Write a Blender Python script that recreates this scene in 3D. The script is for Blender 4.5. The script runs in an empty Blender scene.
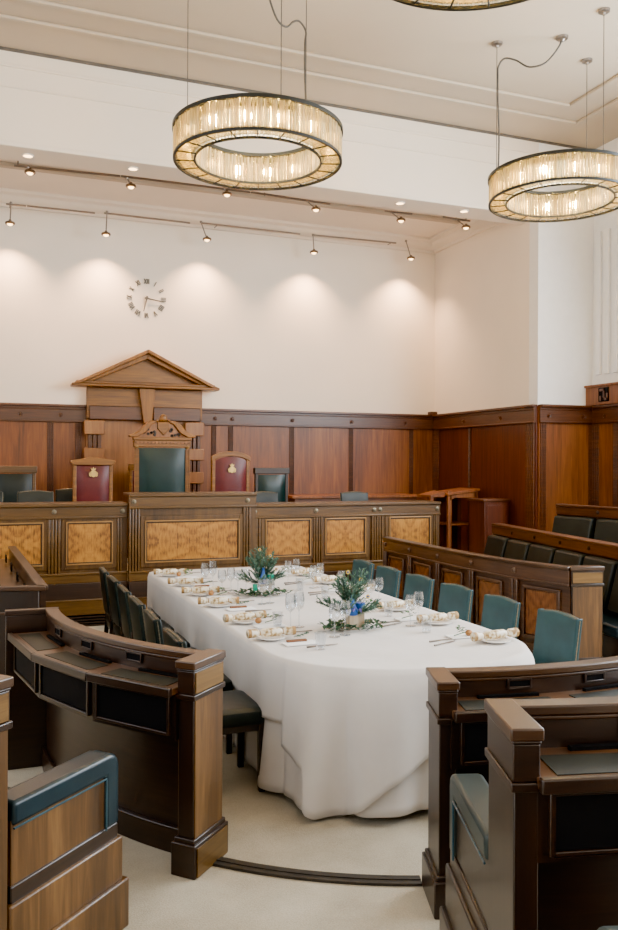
import bpy, bmesh, random
from math import sin, cos, radians, atan, atan2, sqrt, pi, hypot
from mathutils import Vector, Matrix
random.seed(7)
SC = bpy.context.scene
COL = SC.collection

# ------------------------------------------------------------------ camera
F = 830.0; H = 1.8; CX = 309.0; CY = 463.0
YAW = atan(322 / 830.0); RO = radians(.25)
c_, s_ = cos(YAW), sin(YAW)
FW = Vector((s_, c_, 0)); RI = Vector((c_*cos(RO), -s_*cos(RO), sin(RO))); UP = Vector((-c_*sin(RO), s_*sin(RO), cos(RO)))
cam_d = bpy.data.cameras.new('camera'); cam = bpy.data.objects.new('camera', cam_d); COL.objects.link(cam)
M = Matrix.Identity(4)
for i in range(3):
    M[i][0] = RI[i]; M[i][1] = UP[i]; M[i][2] = -FW[i]
M[2][3] = H
cam.matrix_world = M
cam_d.sensor_fit = 'VERTICAL'; cam_d.sensor_height = 36; cam_d.lens = F * 36 / 930
cam_d.shift_y = -2 / 930.0
cam_d.clip_start = .05; cam_d.clip_end = 200
cam_d.dof.use_dof = False
SC.camera = cam

def ray(x, y): return FW + RI * ((x - CX) / F) - UP * ((y - CY) / F)
def pz(x, y, z):
    r = ray(x, y); t = (z - H) / r.z; return Vector((r.x*t, r.y*t, z))
def pY(x, y, Y):
    r = ray(x, y); t = Y / r.y; return Vector((r.x*t, Y, H + r.z*t))
def pX(x, y, X):
    r = ray(x, y); t = X / r.x; return Vector((X, r.y*t, H + r.z*t))

# ------------------------------------------------------------------ materials
def lin(c):
    return tuple((v/12.92 if v <= .04045 else ((v+.055)/1.055)**2.4) for v in [q/255 for q in c]) + (1,)
def new_mat(name):
    m = bpy.data.materials.new(name); m.use_nodes = True
    nt = m.node_tree; b = nt.nodes['Principled BSDF']
    return m, nt, b
def noise(nt, vec, scale, detail=4, rough=.55, dist=0):
    n = nt.nodes.new('ShaderNodeTexNoise'); n.inputs['Scale'].default_value = scale
    n.inputs['Detail'].default_value = detail; n.inputs['Roughness'].default_value = rough
    n.inputs['Distortion'].default_value = dist
    if vec: nt.links.new(vec, n.inputs['Vector'])
    return n.outputs['Fac']
def coords(nt, scale, kind='Object'):
    t = nt.nodes.new('ShaderNodeTexCoord'); mp = nt.nodes.new('ShaderNodeMapping')
    mp.inputs['Scale'].default_value = scale
    nt.links.new(t.outputs[kind], mp.inputs['Vector']); return mp.outputs['Vector']
def ramp(nt, fac, stops):
    r = nt.nodes.new('ShaderNodeValToRGB')
    while len(r.color_ramp.elements) < len(stops): r.color_ramp.elements.new(.5)
    for e, (p, c) in zip(r.color_ramp.elements, stops): e.position = p; e.color = lin(c)
    nt.links.new(fac, r.inputs['Fac']); return r.outputs['Color']
def bump(nt, b, fac, strength, dist=.01):
    n = nt.nodes.new('ShaderNodeBump'); n.inputs['Strength'].default_value = strength
    n.inputs['Distance'].default_value = dist
    nt.links.new(fac, n.inputs['Height']); nt.links.new(n.outputs['Normal'], b.inputs['Normal'])
def shade(c, k): return tuple(q*k for q in c)
def wood(name, dark, mid, light, grain='v', rough=.38, coat=.25, k=.72):
    dark, mid, light = shade(dark, k*.74), shade(mid, k*.81), shade(light, k*.86)
    m, nt, b = new_mat(name)
    sc = {'v': (26, 26, 1.6), 'x': (1.6, 26, 26), 'y': (26, 1.6, 26), 'h': (2.2, 2.2, 34)}[grain]
    v = coords(nt, sc)
    f1 = noise(nt, v, 1.0, 6, .62, .6)
    v2 = coords(nt, tuple(q*.12 for q in sc)); f2 = noise(nt, v2, 1.0, 2, .5, .3)
    mx = nt.nodes.new('ShaderNodeMath'); mx.operation = 'MULTIPLY_ADD'
    nt.links.new(f1, mx.inputs[0]); mx.inputs[1].default_value = .6
    h = nt.nodes.new('ShaderNodeMath'); h.operation = 'MULTIPLY'; h.inputs[1].default_value = .4
    nt.links.new(f2, h.inputs[0]); nt.links.new(h.outputs[0], mx.inputs[2])
    c = ramp(nt, mx.outputs[0], [(.30, dark), (.5, mid), (.70, light)])
    nt.links.new(c, b.inputs['Base Color'])
    b.inputs['Roughness'].default_value = rough; b.inputs['Coat Weight'].default_value = coat
    b.inputs['Coat Roughness'].default_value = .25
    bump(nt, b, f1, .08, .004)
    return m
def burl(name, axis, dark, mid, light):
    # book-matched veneer: the grain mirrors about both centre lines of the panel
    m, nt, b = new_mat(name)
    t = nt.nodes.new('ShaderNodeTexCoord'); sp = nt.nodes.new('ShaderNodeSeparateXYZ')
    nt.links.new(t.outputs['Generated'], sp.inputs[0])
    def mir(o):
        a = nt.nodes.new('ShaderNodeMath'); a.operation = 'SUBTRACT'; nt.links.new(o, a.inputs[0]); a.inputs[1].default_value = .5
        q = nt.nodes.new('ShaderNodeMath'); q.operation = 'ABSOLUTE'; nt.links.new(a.outputs[0], q.inputs[0]); return q.outputs[0]
    u = mir(sp.outputs[axis]); w = mir(sp.outputs['Z'])
    oi = nt.nodes.new('ShaderNodeObjectInfo')
    cb = nt.nodes.new('ShaderNodeCombineXYZ'); nt.links.new(u, cb.inputs[0]); nt.links.new(w, cb.inputs[1]); nt.links.new(oi.outputs['Random'], cb.inputs[2])
    n1 = noise(nt, cb.outputs[0], 3.2, 3, .5, .5)
    mp = nt.nodes.new('ShaderNodeMapping'); nt.links.new(cb.outputs[0], mp.inputs['Vector'])
    mp.inputs['Rotation'].default_value = (0, 0, radians(45)); mp.inputs['Scale'].default_value = (60, 5, 4)
    n2 = noise(nt, mp.outputs['Vector'], 1, 5, .6, .5)
    # X shaped figure: distance from the mirrored diagonal
    df = nt.nodes.new('ShaderNodeMath'); df.operation = 'SUBTRACT'; nt.links.new(u, df.inputs[0]); nt.links.new(w, df.inputs[1])
    wv = nt.nodes.new('ShaderNodeMath'); wv.operation = 'MULTIPLY_ADD'; nt.links.new(df.outputs[0], wv.inputs[0]); wv.inputs[1].default_value = 22
    s5 = nt.nodes.new('ShaderNodeMath'); s5.operation = 'MULTIPLY'; nt.links.new(n1, s5.inputs[0]); s5.inputs[1].default_value = 9
    nt.links.new(s5.outputs[0], wv.inputs[2])
    sn = nt.nodes.new('ShaderNodeMath'); sn.operation = 'SINE'; nt.links.new(wv.outputs[0], sn.inputs[0])
    a1 = nt.nodes.new('ShaderNodeMath'); a1.operation = 'MULTIPLY_ADD'; nt.links.new(sn.outputs[0], a1.inputs[0]); a1.inputs[1].default_value = .065
    nt.links.new(n2, a1.inputs[2])
    a2 = nt.nodes.new('ShaderNodeMath'); a2.operation = 'MULTIPLY_ADD'; nt.links.new(n1, a2.inputs[0]); a2.inputs[1].default_value = .5
    sb = nt.nodes.new('ShaderNodeMath'); sb.operation = 'SUBTRACT'; nt.links.new(a1.outputs[0], sb.inputs[0]); sb.inputs[1].default_value = .25
    nt.links.new(sb.outputs[0], a2.inputs[2])
    c = ramp(nt, a2.outputs[0], [(.30, dark), (.46, mid), (.66, light)])
    nt.links.new(c, b.inputs['Base Color']); b.inputs['Roughness'].default_value = .35
    b.inputs['Coat Weight'].default_value = .3; b.inputs['Coat Roughness'].default_value = .2
    return m
def leather(name, dark, light, rough=.38):
    m, nt, b = new_mat(name)
    v = coords(nt, (1, 1, 1)); f = noise(nt, v, 5, 3)
    nt.links.new(ramp(nt, f, [(.3, dark), (.75, light)]), b.inputs['Base Color'])
    b.inputs['Roughness'].default_value = rough; b.inputs['Specular IOR Level'].default_value = .32
    bump(nt, b, noise(nt, v, 220, 3), .12, .002); return m
def plain(name, col, rough=.6, metal=0, var=6, scale=8):
    m, nt, b = new_mat(name)
    f = noise(nt, coords(nt, (1, 1, 1)), scale, 3)
    nt.links.new(ramp(nt, f, [(.3, tuple(max(0, q-var) for q in col)), (.7, tuple(min(255, q+var) for q in col))]), b.inputs['Base Color'])
    b.inputs['Roughness'].default_value = rough; b.inputs['Metallic'].default_value = metal; return m
def emit(name, col, strength):
    m, nt, b = new_mat(name)
    b.inputs['Base Color'].default_value = lin(col); b.inputs['Emission Color'].default_value = lin(col)
    b.inputs['Emission Strength'].default_value = strength; return m
def glass(name, tint, gloss=.10, rough=.03):
    m = bpy.data.materials.new(name); m.use_nodes = True; nt = m.node_tree; nt.nodes.clear()
    o = nt.nodes.new('ShaderNodeOutputMaterial'); t = nt.nodes.new('ShaderNodeBsdfTransparent'); g = nt.nodes.new('ShaderNodeBsdfGlossy')
    t.inputs[0].default_value = lin(tint); g.inputs['Roughness'].default_value = rough; g.inputs['Color'].default_value = (1, 1, 1, 1)
    fr = nt.nodes.new('ShaderNodeLayerWeight'); fr.inputs['Blend'].default_value = .35
    k = nt.nodes.new('ShaderNodeMath'); k.operation = 'MULTIPLY_ADD'; nt.links.new(fr.outputs['Facing'], k.inputs[0]); k.inputs[1].default_value = .5; k.inputs[2].default_value = gloss
    mx = nt.nodes.new('ShaderNodeMixShader'); nt.links.new(k.outputs[0], mx.inputs[0]); nt.links.new(t.outputs[0], mx.inputs[1]); nt.links.new(g.outputs[0], mx.inputs[2])
    nt.links.new(mx.outputs[0], o.inputs[0]); return m
def rod_glass(name):
    m = bpy.data.materials.new(name); m.use_nodes = True; nt = m.node_tree; nt.nodes.clear()
    o = nt.nodes.new('ShaderNodeOutputMaterial')
    t = nt.nodes.new('ShaderNodeBsdfRefraction'); t.inputs[0].default_value = (.98, .96, .86, 1); t.inputs['Roughness'].default_value = .22; t.inputs['IOR'].default_value = 1.3
    l = nt.nodes.new('ShaderNodeBsdfTranslucent'); l.inputs[0].default_value = (1, .90, .60, 1)
    d = nt.nodes.new('ShaderNodeBsdfDiffuse'); d.inputs[0].default_value = (.9, .82, .58, 1)
    g = nt.nodes.new('ShaderNodeBsdfGlossy'); g.inputs['Roughness'].default_value = .15
    a = nt.nodes.new('ShaderNodeMixShader'); a.inputs[0].default_value = .4; nt.links.new(l.outputs[0], a.inputs[1]); nt.links.new(d.outputs[0], a.inputs[2])
    b = nt.nodes.new('ShaderNodeMixShader'); b.inputs[0].default_value = .12; nt.links.new(a.outputs[0], b.inputs[1]); nt.links.new(g.outputs[0], b.inputs[2])
    f = noise(nt, coords(nt, (42, 42, 3)), 1, 1)
    k = nt.nodes.new('ShaderNodeMath'); k.operation = 'MULTIPLY_ADD'; nt.links.new(f, k.inputs[0]); k.inputs[1].default_value = 1.3; k.inputs[2].default_value = -.22; k.use_clamp = True
    c = nt.nodes.new('ShaderNodeMixShader'); nt.links.new(k.outputs[0], c.inputs[0]); nt.links.new(t.outputs[0], c.inputs[1]); nt.links.new(b.outputs[0], c.inputs[2])
    nt.links.new(c.outputs[0], o.inputs[0]); return m

MT = {}
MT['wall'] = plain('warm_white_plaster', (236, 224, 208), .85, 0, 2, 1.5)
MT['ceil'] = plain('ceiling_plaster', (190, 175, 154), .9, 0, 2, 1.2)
MT['white'] = plain('white_paint', (240, 238, 236), .7, 0, 2)
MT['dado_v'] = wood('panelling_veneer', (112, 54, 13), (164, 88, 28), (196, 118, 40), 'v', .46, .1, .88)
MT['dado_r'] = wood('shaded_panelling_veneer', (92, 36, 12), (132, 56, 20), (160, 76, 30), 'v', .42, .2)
MT['dado_h'] = wood('panelling_rail_wood', (78, 38, 16), (116, 62, 26), (142, 82, 36), 'h', .4, .2, .85)
MT['surr_v'] = wood('surround_wood', (124, 70, 20), (164, 102, 24), (190, 128, 38), 'v' , .42, .1, 1.0)
MT['surr_h'] = wood('surround_wood_horizontal', (112, 64, 20), (150, 94, 22), (178, 118, 34), 'h' , .42, .1, 1.0)
MT['surr_l'] = wood('surround_pale_wood', (150, 88, 38), (178, 112, 52), (196, 134, 70), 'v', .42, .2, .95)
MT['dais_v'] = wood('dais_wood', (92, 54, 14), (134, 86, 24), (160, 112, 38), 'v', .38, .25)
MT['dais_h'] = wood('dais_rail_wood', (102, 62, 16), (140, 92, 26), (170, 120, 42), 'h', .36, .3)
MT['dais_d'] = wood('dais_dark_wood', (48, 28, 16), (72, 44, 26), (94, 60, 34), 'h', .4, .2)
MT['gold_line'] = plain('gilded_bead', (142, 104, 54), .4, .1, 6)
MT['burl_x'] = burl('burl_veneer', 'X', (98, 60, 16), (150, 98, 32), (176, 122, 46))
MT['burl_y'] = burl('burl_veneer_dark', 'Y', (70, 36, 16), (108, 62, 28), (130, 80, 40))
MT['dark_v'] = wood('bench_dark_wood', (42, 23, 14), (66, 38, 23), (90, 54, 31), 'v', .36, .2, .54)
MT['dark_h'] = wood('bench_dark_rail', (48, 26, 15), (78, 45, 26), (104, 64, 36), 'h', .34, .2, .58)
MT['bench_mid'] = wood('bench_mid_wood', (72, 44, 30), (104, 68, 46), (132, 92, 64), 'h', .34, .4, .85)
MT['cap'] = wood('bench_worn_cap', (68, 40, 23), (104, 66, 38), (134, 92, 56), 'h', .34, .25, .7)
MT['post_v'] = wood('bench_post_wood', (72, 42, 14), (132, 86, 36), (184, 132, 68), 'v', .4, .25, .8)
MT['post_h'] = wood('bench_frieze_wood', (98, 64, 22), (148, 104, 42), (184, 138, 68), 'h', .4, .25, .8)
MT['desk_w'] = wood('desk_top_wood', (98, 58, 30), (138, 86, 46), (174, 118, 68), 'h', .3, .4)
MT['black'] = plain('dark_inset', (14, 13, 15), .7, 0, 2)
MT['black'].node_tree.nodes['Principled BSDF'].inputs['Specular IOR Level'].default_value = .12
MT['inset'] = leather('desk_leather', (26, 30, 27), (44, 46, 40), .5)
MT['lea_dark'] = leather('dark_green_leather', (15, 24, 23), (26, 36, 33), .38)
MT['lea_teal'] = leather('teal_leather', (26, 56, 62), (40, 76, 81), .45)
MT['lea_bench'] = leather('bench_leather', (22, 28, 26), (36, 42, 38), .45)
MT['lea_blue'] = leather('blue_green_pad_leather', (16, 32, 40), (28, 47, 54), .3)
MT['lea_grey'] = leather('grey_green_pad_leather', (36, 46, 46), (56, 67, 65), .35)
MT['lea_throne'] = leather('throne_green_leather', (10, 34, 33), (18, 48, 46), .32)
MT['lea_red'] = leather('oxblood_leather', (78, 24, 27), (104, 38, 40), .35)
MT['piping'] = leather('pad_piping', (34, 62, 74), (54, 84, 94), .3)
MT['stud'] = plain('brass_stud', (126, 116, 96), .4, .7)
MT['brass'] = plain('gilt_crest', (214, 180, 110), .35, .5)
MT['steel'] = plain('brushed_steel', (140, 132, 124), .35, .9)
MT['bronze'] = plain('dark_bronze', (58, 54, 50), .45, .5)
MT['head'] = plain('bronze_lamp_head', (120, 98, 76), .35, .6)
MT['frame'] = plain('dark_green_bronze', (30, 33, 30), .45, .4)
MT['cable'] = plain('cable_sheath', (70, 66, 60), .6)
MT['bulb'] = emit('warm_bulb', (255, 200, 96), 1500)
MT['lens'] = emit('spot_lens', (255, 205, 140), 9)
MT['rod'] = rod_glass('chandelier_glass_rod')
MT['glass'] = glass('wine_glass', (246, 248, 250), .05)
MT['clock'] = plain('dark_numeral', (98, 94, 84), .5)
MT['carpet'] = None
MT['gold_paper'] = plain('gold_foil_paper', (158, 126, 78), .45, .3, 14, 60)
MT['porcelain'] = plain('white_porcelain', (244, 243, 240), .2, 0, 2)
MT['napkin'] = plain('white_napkin', (240, 238, 236), .8, 0, 2)
MT['kraft'] = plain('cinnamon_bark', (112, 70, 40), .7, 0, 14, 60)
MT['walnut'] = plain('walnut_shell', (160, 110, 56), .6, 0, 22, 70)
MT['leaf'] = plain('green_leaf', (66, 110, 64), .5, 0, 18, 20)
MT['leaf_d'] = plain('dark_leaf', (44, 78, 50), .5, 0, 14, 20)
MT['fir'] = plain('blue_fir_needles', (74, 108, 88), .6, 0, 18, 20)
MT['bottle'] = plain('blue_bottle', (22, 84, 160), .3, 0, 8)
MT['teal_b'] = plain('turquoise_votive', (20, 160, 130), .3, 0, 10)
MT['violet'] = plain('violet_ribbon', (150, 130, 220), .5, 0, 10)
MT['block'] = wood('pale_block', (200, 176, 140), (224, 202, 170), (236, 220, 192), 'v', .7, 0, 1)
MT['feather'] = plain('yellow_eye', (220, 180, 60), .5, 0, 14, 60)
def cracker_mat():
    m, nt, b = new_mat('cracker_paper')
    f = noise(nt, coords(nt, (1, 1, 1)), 38, 2, .4)
    nt.links.new(ramp(nt, f, [(.38, (146, 114, 66)), (.47, (204, 184, 144)), (.57, (228, 218, 198))]), b.inputs['Base Color'])
    b.inputs['Roughness'].default_value = .4; return m
MT['cracker'] = cracker_mat()
def cloth_mat():
    m, nt, b = new_mat('white_linen')
    v = coords(nt, (1, 1, 1)); f = noise(nt, v, 2.2, 4)
    nt.links.new(ramp(nt, f, [(.3, (207, 201, 196)), (.7, (217, 212, 207))]), b.inputs['Base Color'])
    b.inputs['Roughness'].default_value = .85
    bump(nt, b, noise(nt, coords(nt, (1, 1, .5)), 3.4, 3, .5, .3), .35, .04); return m
MT['cloth'] = cloth_mat()
def carpet_mat():
    m, nt, b = new_mat('beige_carpet')
    v = coords(nt, (1, 1, 1)); f = noise(nt, v, 3, 5, .6); g = noise(nt, v, 160, 2)
    a = nt.nodes.new('ShaderNodeMath'); a.operation = 'MULTIPLY_ADD'; nt.links.new(g, a.inputs[0]); a.inputs[1].default_value = .4
    h = nt.nodes.new('ShaderNodeMath'); h.operation = 'MULTIPLY'; nt.links.new(f, h.inputs[0]); h.inputs[1].default_value = .6; nt.links.new(h.outputs[0], a.inputs[2])
    nt.links.new(ramp(nt, a.outputs[0], [(.3, (158, 147, 126)), (.65, (194, 185, 165))]), b.inputs['Base Color'])
    b.inputs['Roughness'].default_value = .95; bump(nt, b, g, .5, .006); return m
MT['carpet'] = carpet_mat()

# ------------------------------------------------------------------ mesh helpers
ORG = {}
class MB:
    def __init__(self): self.v = []; self.f = []
    def add(self, vs, fs):
        n = len(self.v); self.v += [tuple(p) for p in vs]; self.f += [tuple(i+n for i in f) for f in fs]; return self
    def hexa(self, bot, top):
        n = len(bot); vs = list(bot) + list(top)
        fs = [tuple(reversed(range(n))), tuple(range(n, 2*n))]
        for i in range(n): j = (i+1) % n; fs.append((i, j, n+j, n+i))
        return self.add(vs, fs)
    def box(self, x0, x1, y0, y1, z0, z1):
        q = [(x0, y0), (x1, y0), (x1, y1), (x0, y1)]
        return self.prism(q, z0, z1)
    def prism(self, q, z0, z1):
        # q counter-clockwise seen from above
        a = sum(q[i][0]*q[(i+1) % len(q)][1]-q[(i+1) % len(q)][0]*q[i][1] for i in range(len(q)))
        if a < 0: q = list(reversed(q))
        return self.hexa([(p[0], p[1], z0) for p in q], [(p[0], p[1], z1) for p in q])
    def plate(self, poly, Y0, Y1):
        # polygon in (x, z), extruded in y
        a = sum(poly[i][0]*poly[(i+1) % len(poly)][1]-poly[(i+1) % len(poly)][0]*poly[i][1] for i in range(len(poly)))
        if a < 0: poly = list(reversed(poly))
        if Y0 < Y1: Y0, Y1 = Y1, Y0
        return self.hexa([(p[0], Y0, p[1]) for p in poly], [(p[0], Y1, p[1]) for p in poly])
    def slab(self, p0, p1, o0, o1, z0, z1):
        dx, dy = p1[0]-p0[0], p1[1]-p0[1]; L = hypot(dx, dy); n = (dy/L, -dx/L)
        q = [(p0[0]+n[0]*o0, p0[1]+n[1]*o0), (p1[0]+n[0]*o0, p1[1]+n[1]*o0), (p1[0]+n[0]*o1, p1[1]+n[1]*o1), (p0[0]+n[0]*o1, p0[1]+n[1]*o1)]
        return self.prism(q, z0, z1)
    def frame(self, p0, p1, o0, o1, z0, z1, w):
        L = hypot(p1[0]-p0[0], p1[1]-p0[1]); l = lambda t: (p0[0]+(p1[0]-p0[0])*t, p0[1]+(p1[1]-p0[1])*t)
        k = w/L
        self.slab(l(0), l(k), o0, o1, z0, z1); self.slab(l(1-k), l(1), o0, o1, z0, z1)
        self.slab(l(k), l(1-k), o0, o1, z0, z0+w); self.slab(l(k), l(1-k), o0, o1, z1-w, z1); return self
    def ribbon(self, path, o0, o1, z0, z1):
        N = len(path); A = []; B = []
        for i in range(N):
            a = path[max(i-1, 0)]; b = path[min(i+1, N-1)]
            dx, dy = b[0]-a[0], b[1]-a[1]; L = hypot(dx, dy); n = (dy/L, -dx/L); p = path[i]
            A.append((p[0]+n[0]*o0, p[1]+n[1]*o0)); B.append((p[0]+n[0]*o1, p[1]+n[1]*o1))
        vs = []
        for i in range(N): vs += [(*A[i], z0), (*B[i], z0), (*B[i], z1), (*A[i], z1)]
        fs = [(0, 1, 2, 3), tuple(reversed(((N-1)*4, (N-1)*4+1, (N-1)*4+2, (N-1)*4+3)))]
        for i in range(N-1):
            for k in range(4):
                fs.append((i*4+k, (i+1)*4+k, (i+1)*4+(k+1) % 4, i*4+(k+1) % 4))
        return self.add(vs, fs)
    def tube(self, pts, r, n=8, caps=True):
        pts = [Vector(p) for p in pts]; N = len(pts); vs = []
        R = r if isinstance(r, (list, tuple)) else [r]*N
        prev = None
        for i in range(N):
            d = (pts[min(i+1, N-1)]-pts[max(i-1, 0)]).normalized()
            u = prev if prev else (Vector((0, 0, 1)) if abs(d.z) < .9 else Vector((1, 0, 0)))
            u = (u - d*u.dot(d)).normalized(); prev = u; w = d.cross(u)
            for k in range(n):
                a = 2*pi*k/n; vs.append(pts[i] + (u*cos(a)+w*sin(a))*R[i])
        fs = []
        for i in range(N-1):
            for k in range(n): fs.append((i*n+k, i*n+(k+1) % n, (i+1)*n+(k+1) % n, (i+1)*n+k))
        if caps: fs += [tuple(reversed(range(n))), tuple(range((N-1)*n, N*n))]
        return self.add(vs, fs)
    def lathe(self, prof, c=(0, 0, 0), n=16, ax=None, close=False):
        # prof: list of (radius, height) along the axis
        c = Vector(c); d = Vector(ax).normalized() if ax else Vector((0, 0, 1))
        u = (Vector((1, 0, 0)) if abs(d.x) < .9 else Vector((0, 1, 0))); u = (u-d*u.dot(d)).normalized(); w = d.cross(u)
        vs = []
        for r, h in prof:
            for k in range(n):
                a = 2*pi*k/n; vs.append(c + d*h + (u*cos(a)+w*sin(a))*r)
        fs = []; m = len(prof)
        for i in range(m-1 if not close else m):
            for k in range(n):
                i2 = (i+1) % m
                fs.append((i*n+k, i*n+(k+1) % n, i2*n+(k+1) % n, i2*n+k))
        if not close:
            if prof[0][0] > 1e-5: fs.append(tuple(reversed(range(n))))
            if prof[-1][0] > 1e-5: fs.append(tuple(range((m-1)*n, m*n)))
        return self.add(vs, fs)
    def ball(self, c, r, n=10, sq=(1, 1, 1)):
        c = Vector(c); vs = []; fs = []; m = n//2+1
        for i in range(m):
            t = pi*i/(m-1)
            for k in range(n):
                a = 2*pi*k/n; vs.append((c.x+r*sq[0]*sin(t)*cos(a), c.y+r*sq[1]*sin(t)*sin(a), c.z-r*sq[2]*cos(t)))
        for i in range(m-1):
            for k in range(n): fs.append((i*n+k, i*n+(k+1) % n, (i+1)*n+(k+1) % n, (i+1)*n+k))
        return self.add(vs, fs)
    def build(self, name, mat, parent=None, bev=0, seg=2, smooth=True, ang=38, sub=0, **tags):
        me = bpy.data.meshes.new(name)
        if parent is not None: org = ORG[parent]
        else:
            xs = [p[0] for p in self.v]; ys = [p[1] for p in self.v]
            org = Vector(((min(xs)+max(xs))/2, (min(ys)+max(ys))/2, min(p[2] for p in self.v)))
        me.from_pydata([(p[0]-org[0], p[1]-org[1], p[2]-org[2]) for p in self.v], [], self.f)
        me.validate(); me.update()
        bm = bmesh.new(); bm.from_mesh(me); bmesh.ops.remove_doubles(bm, verts=bm.verts, dist=1e-6)
        bm.to_mesh(me); bm.free()
        if smooth:
            me.shade_smooth(); me.set_sharp_from_angle(angle=radians(ang))
        o = bpy.data.objects.new(name, me); COL.objects.link(o); me.materials.append(mat)
        if parent is None: o.location = org
        else: o.parent = parent
        ORG[o] = Vector(org)
        if bev:
            b = o.modifiers.new('bevel', 'BEVEL'); b.width = bev; b.segments = seg; b.limit_method = 'ANGLE'; b.angle_limit = radians(40)
        if sub:
            s = o.modifiers.new('sub', 'SUBSURF'); s.levels = sub; s.render_levels = sub
        for k, v in tags.items(): o[k] = v
        return o
def thing(name, label, cat, loc=(0, 0, 0), group=None):
    o = bpy.data.objects.new(name, None); o.empty_display_size = .1; COL.objects.link(o); o.location = loc
    o['label'] = label; o['category'] = cat
    if group: o['group'] = group
    ORG[o] = Vector(loc); return o
def tag(o, label, cat, group=None):
    o['label'] = label; o['category'] = cat
    if group: o['group'] = group
    return o
def struct(mb, name, mat, bev=0):
    return mb.build(name, mat, None, bev, kind='structure')
def dup(root, loc, rz=0, label=None, mats=None, scale=None):
    r = root.copy(); COL.objects.link(r); r.location = loc; r.rotation_euler = (0, 0, rz)
    if scale: r.scale = (scale,)*3
    if label: r['label'] = label
    def rec(src, dst):
        for ch in list(src.children):
            q = ch.copy(); COL.objects.link(q); q.parent = dst; rec(ch, q)
            if mats and ch.name.split('.')[0] in mats:
                q.data = q.data.copy(); q.data.materials[0] = mats[ch.name.split('.')[0]]
    rec(root, r); return r
def lerp(a, b, t): return tuple(a[i]+(b[i]-a[i])*t for i in range(len(a)))
C = (2.45, 5.15)
def pol(r, t, c=C): return (c[0]+r*cos(radians(t)), c[1]+r*sin(radians(t)))
def arc(r, t0, t1, n=24): return [pol(r, t0+(t1-t0)*i/n) for i in range(n+1)]
def grow(q, e):
    cx = sum(p[0] for p in q)/4; cy = sum(p[1] for p in q)/4
    # push both edge directions out by e
    ax = Vector((q[1][0]-q[0][0], q[1][1]-q[0][1])).normalized(); ay = Vector((q[3][0]-q[0][0], q[3][1]-q[0][1])).normalized()
    out = []
    for p in q:
        d = Vector((p[0]-cx, p[1]-cy))
        out.append((p[0]+ax.x*e*(1 if d.dot(ax) > 0 else -1)+ay.x*e*(1 if d.dot(ay) > 0 else -1),
                    p[1]+ax.y*e*(1 if d.dot(ax) > 0 else -1)+ay.y*e*(1 if d.dot(ay) > 0 else -1)))
    return out

# ------------------------------------------------------------------ room shell
YB = 12.2; XR = 6.98; YA = 9.4; XW = 7.9; XL = -2.6; XWL = -3.5; ZC = 6.2; ZA = 5.5; ZB = 5.16
struct(MB().box(XWL-.2, XW+.2, -4, YA, -.12, 0), 'floor', MT['carpet'])
struct(MB().box(4.95, XW, 4.3, 9.38, 0, .012), 'floor', MT['desk_w'])
struct(MB().box(XL, XR, YA, YB+.2, -.12, .42), 'floor', MT['carpet'])
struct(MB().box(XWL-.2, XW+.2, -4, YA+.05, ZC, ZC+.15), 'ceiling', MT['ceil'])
struct(MB().box(XL, XR, YA+.4, YB+.05, ZA, ZA+.15), 'ceiling', MT['wall'])
struct(MB().box(XL-.2, XR+.2, YB, YB+.2, 0, ZA), 'wall_back', MT['wall'])
struct(MB().box(XR, XR+.2, YA+.2, YB, 0, ZA), 'wall_alcove_right', MT['wall'])
struct(MB().box(XL-.2, XL, YA+.2, YB, 0, ZA), 'wall_alcove_left', MT['wall'])
struct(MB().box(XR, XW+.2, YA, YA+.2, 0, ZC), 'wall_front_right', MT['white'])
struct(MB().box(XWL-.2, XL, YA, YA+.2, 0, ZC), 'wall_front_left', MT['wall'])
m = MB().box(XL, XR, YA, YA+.42, ZB, ZC)
struct(m, 'wall_beam', MT['wall'])
# right and left main walls, pierced by tall windows out of frame
def side_wall(name, x0, x1):
    m = MB(); m.box(x0, x1, -4, YA, 0, 2.6); m.box(x0, x1, -4, YA, 5.5, ZC)
    for a, b in ((-4, -2.6), (.1, .7), (3.4, 4.0), (6.7, YA)): m.box(x0, x1, a, b, 2.6, 5.5)
    struct(m, name, MT['white'])
side_wall('wall_right', XW, XW+.2); side_wall('wall_left', XWL-.2, XWL)
struct(MB().box(XWL-.2, XW+.2, -4.2, -4, 0, ZC), 'wall_rear', MT['wall'])
# ceiling mouldings, wall lines, cornices
m = MB()
for y, x in ((8.32, 6.64), (8.72, 7.06)):
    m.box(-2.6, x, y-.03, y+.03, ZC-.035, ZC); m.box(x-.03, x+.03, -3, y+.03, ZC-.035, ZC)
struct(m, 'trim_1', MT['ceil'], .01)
struct(MB().box(XWL, XW, YA-.02, YA, ZC-.03, ZC), 'trim_2', plain('painted_gap_shade', (96, 90, 82), .9))  # dark strip: shade of the ceiling slot painted as colour
m = MB(); m.box(XWL, XW, YA-.025, YA, ZC-.2, ZC-.17); m.box(XWL, XW, YA-.02, YA, ZC-.42, ZC-.405); m.box(XL, XR, YA-.02, YA, ZB, ZB+.05)
struct(m, 'trim_3', MT['wall'], .006)
m = MB()
prof = [(.0, 5.31), (.04, 5.31), (.05, 5.35), (.12, 5.38), (.16, 5.44), (.24, 5.46), (.24, ZA), (0, ZA)]
n = len(prof)
ring = lambda f: [f(o, z) for o, z in prof]
A = ring(lambda o, z: (XL, YB-o, z)); B = ring(lambda o, z: (XR-o, YB-o, z)); D = ring(lambda o, z: (XR-o, YA+.42, z))
m.add(A+B+D, [(i, n+i, n+(i+1) % n, (i+1) % n) for i in range(n)] + [(n+i, 2*n+i, 2*n+(i+1) % n, n+(i+1) % n) for i in range(n)])
struct(m, 'trim_4', MT['wall'])
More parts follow.
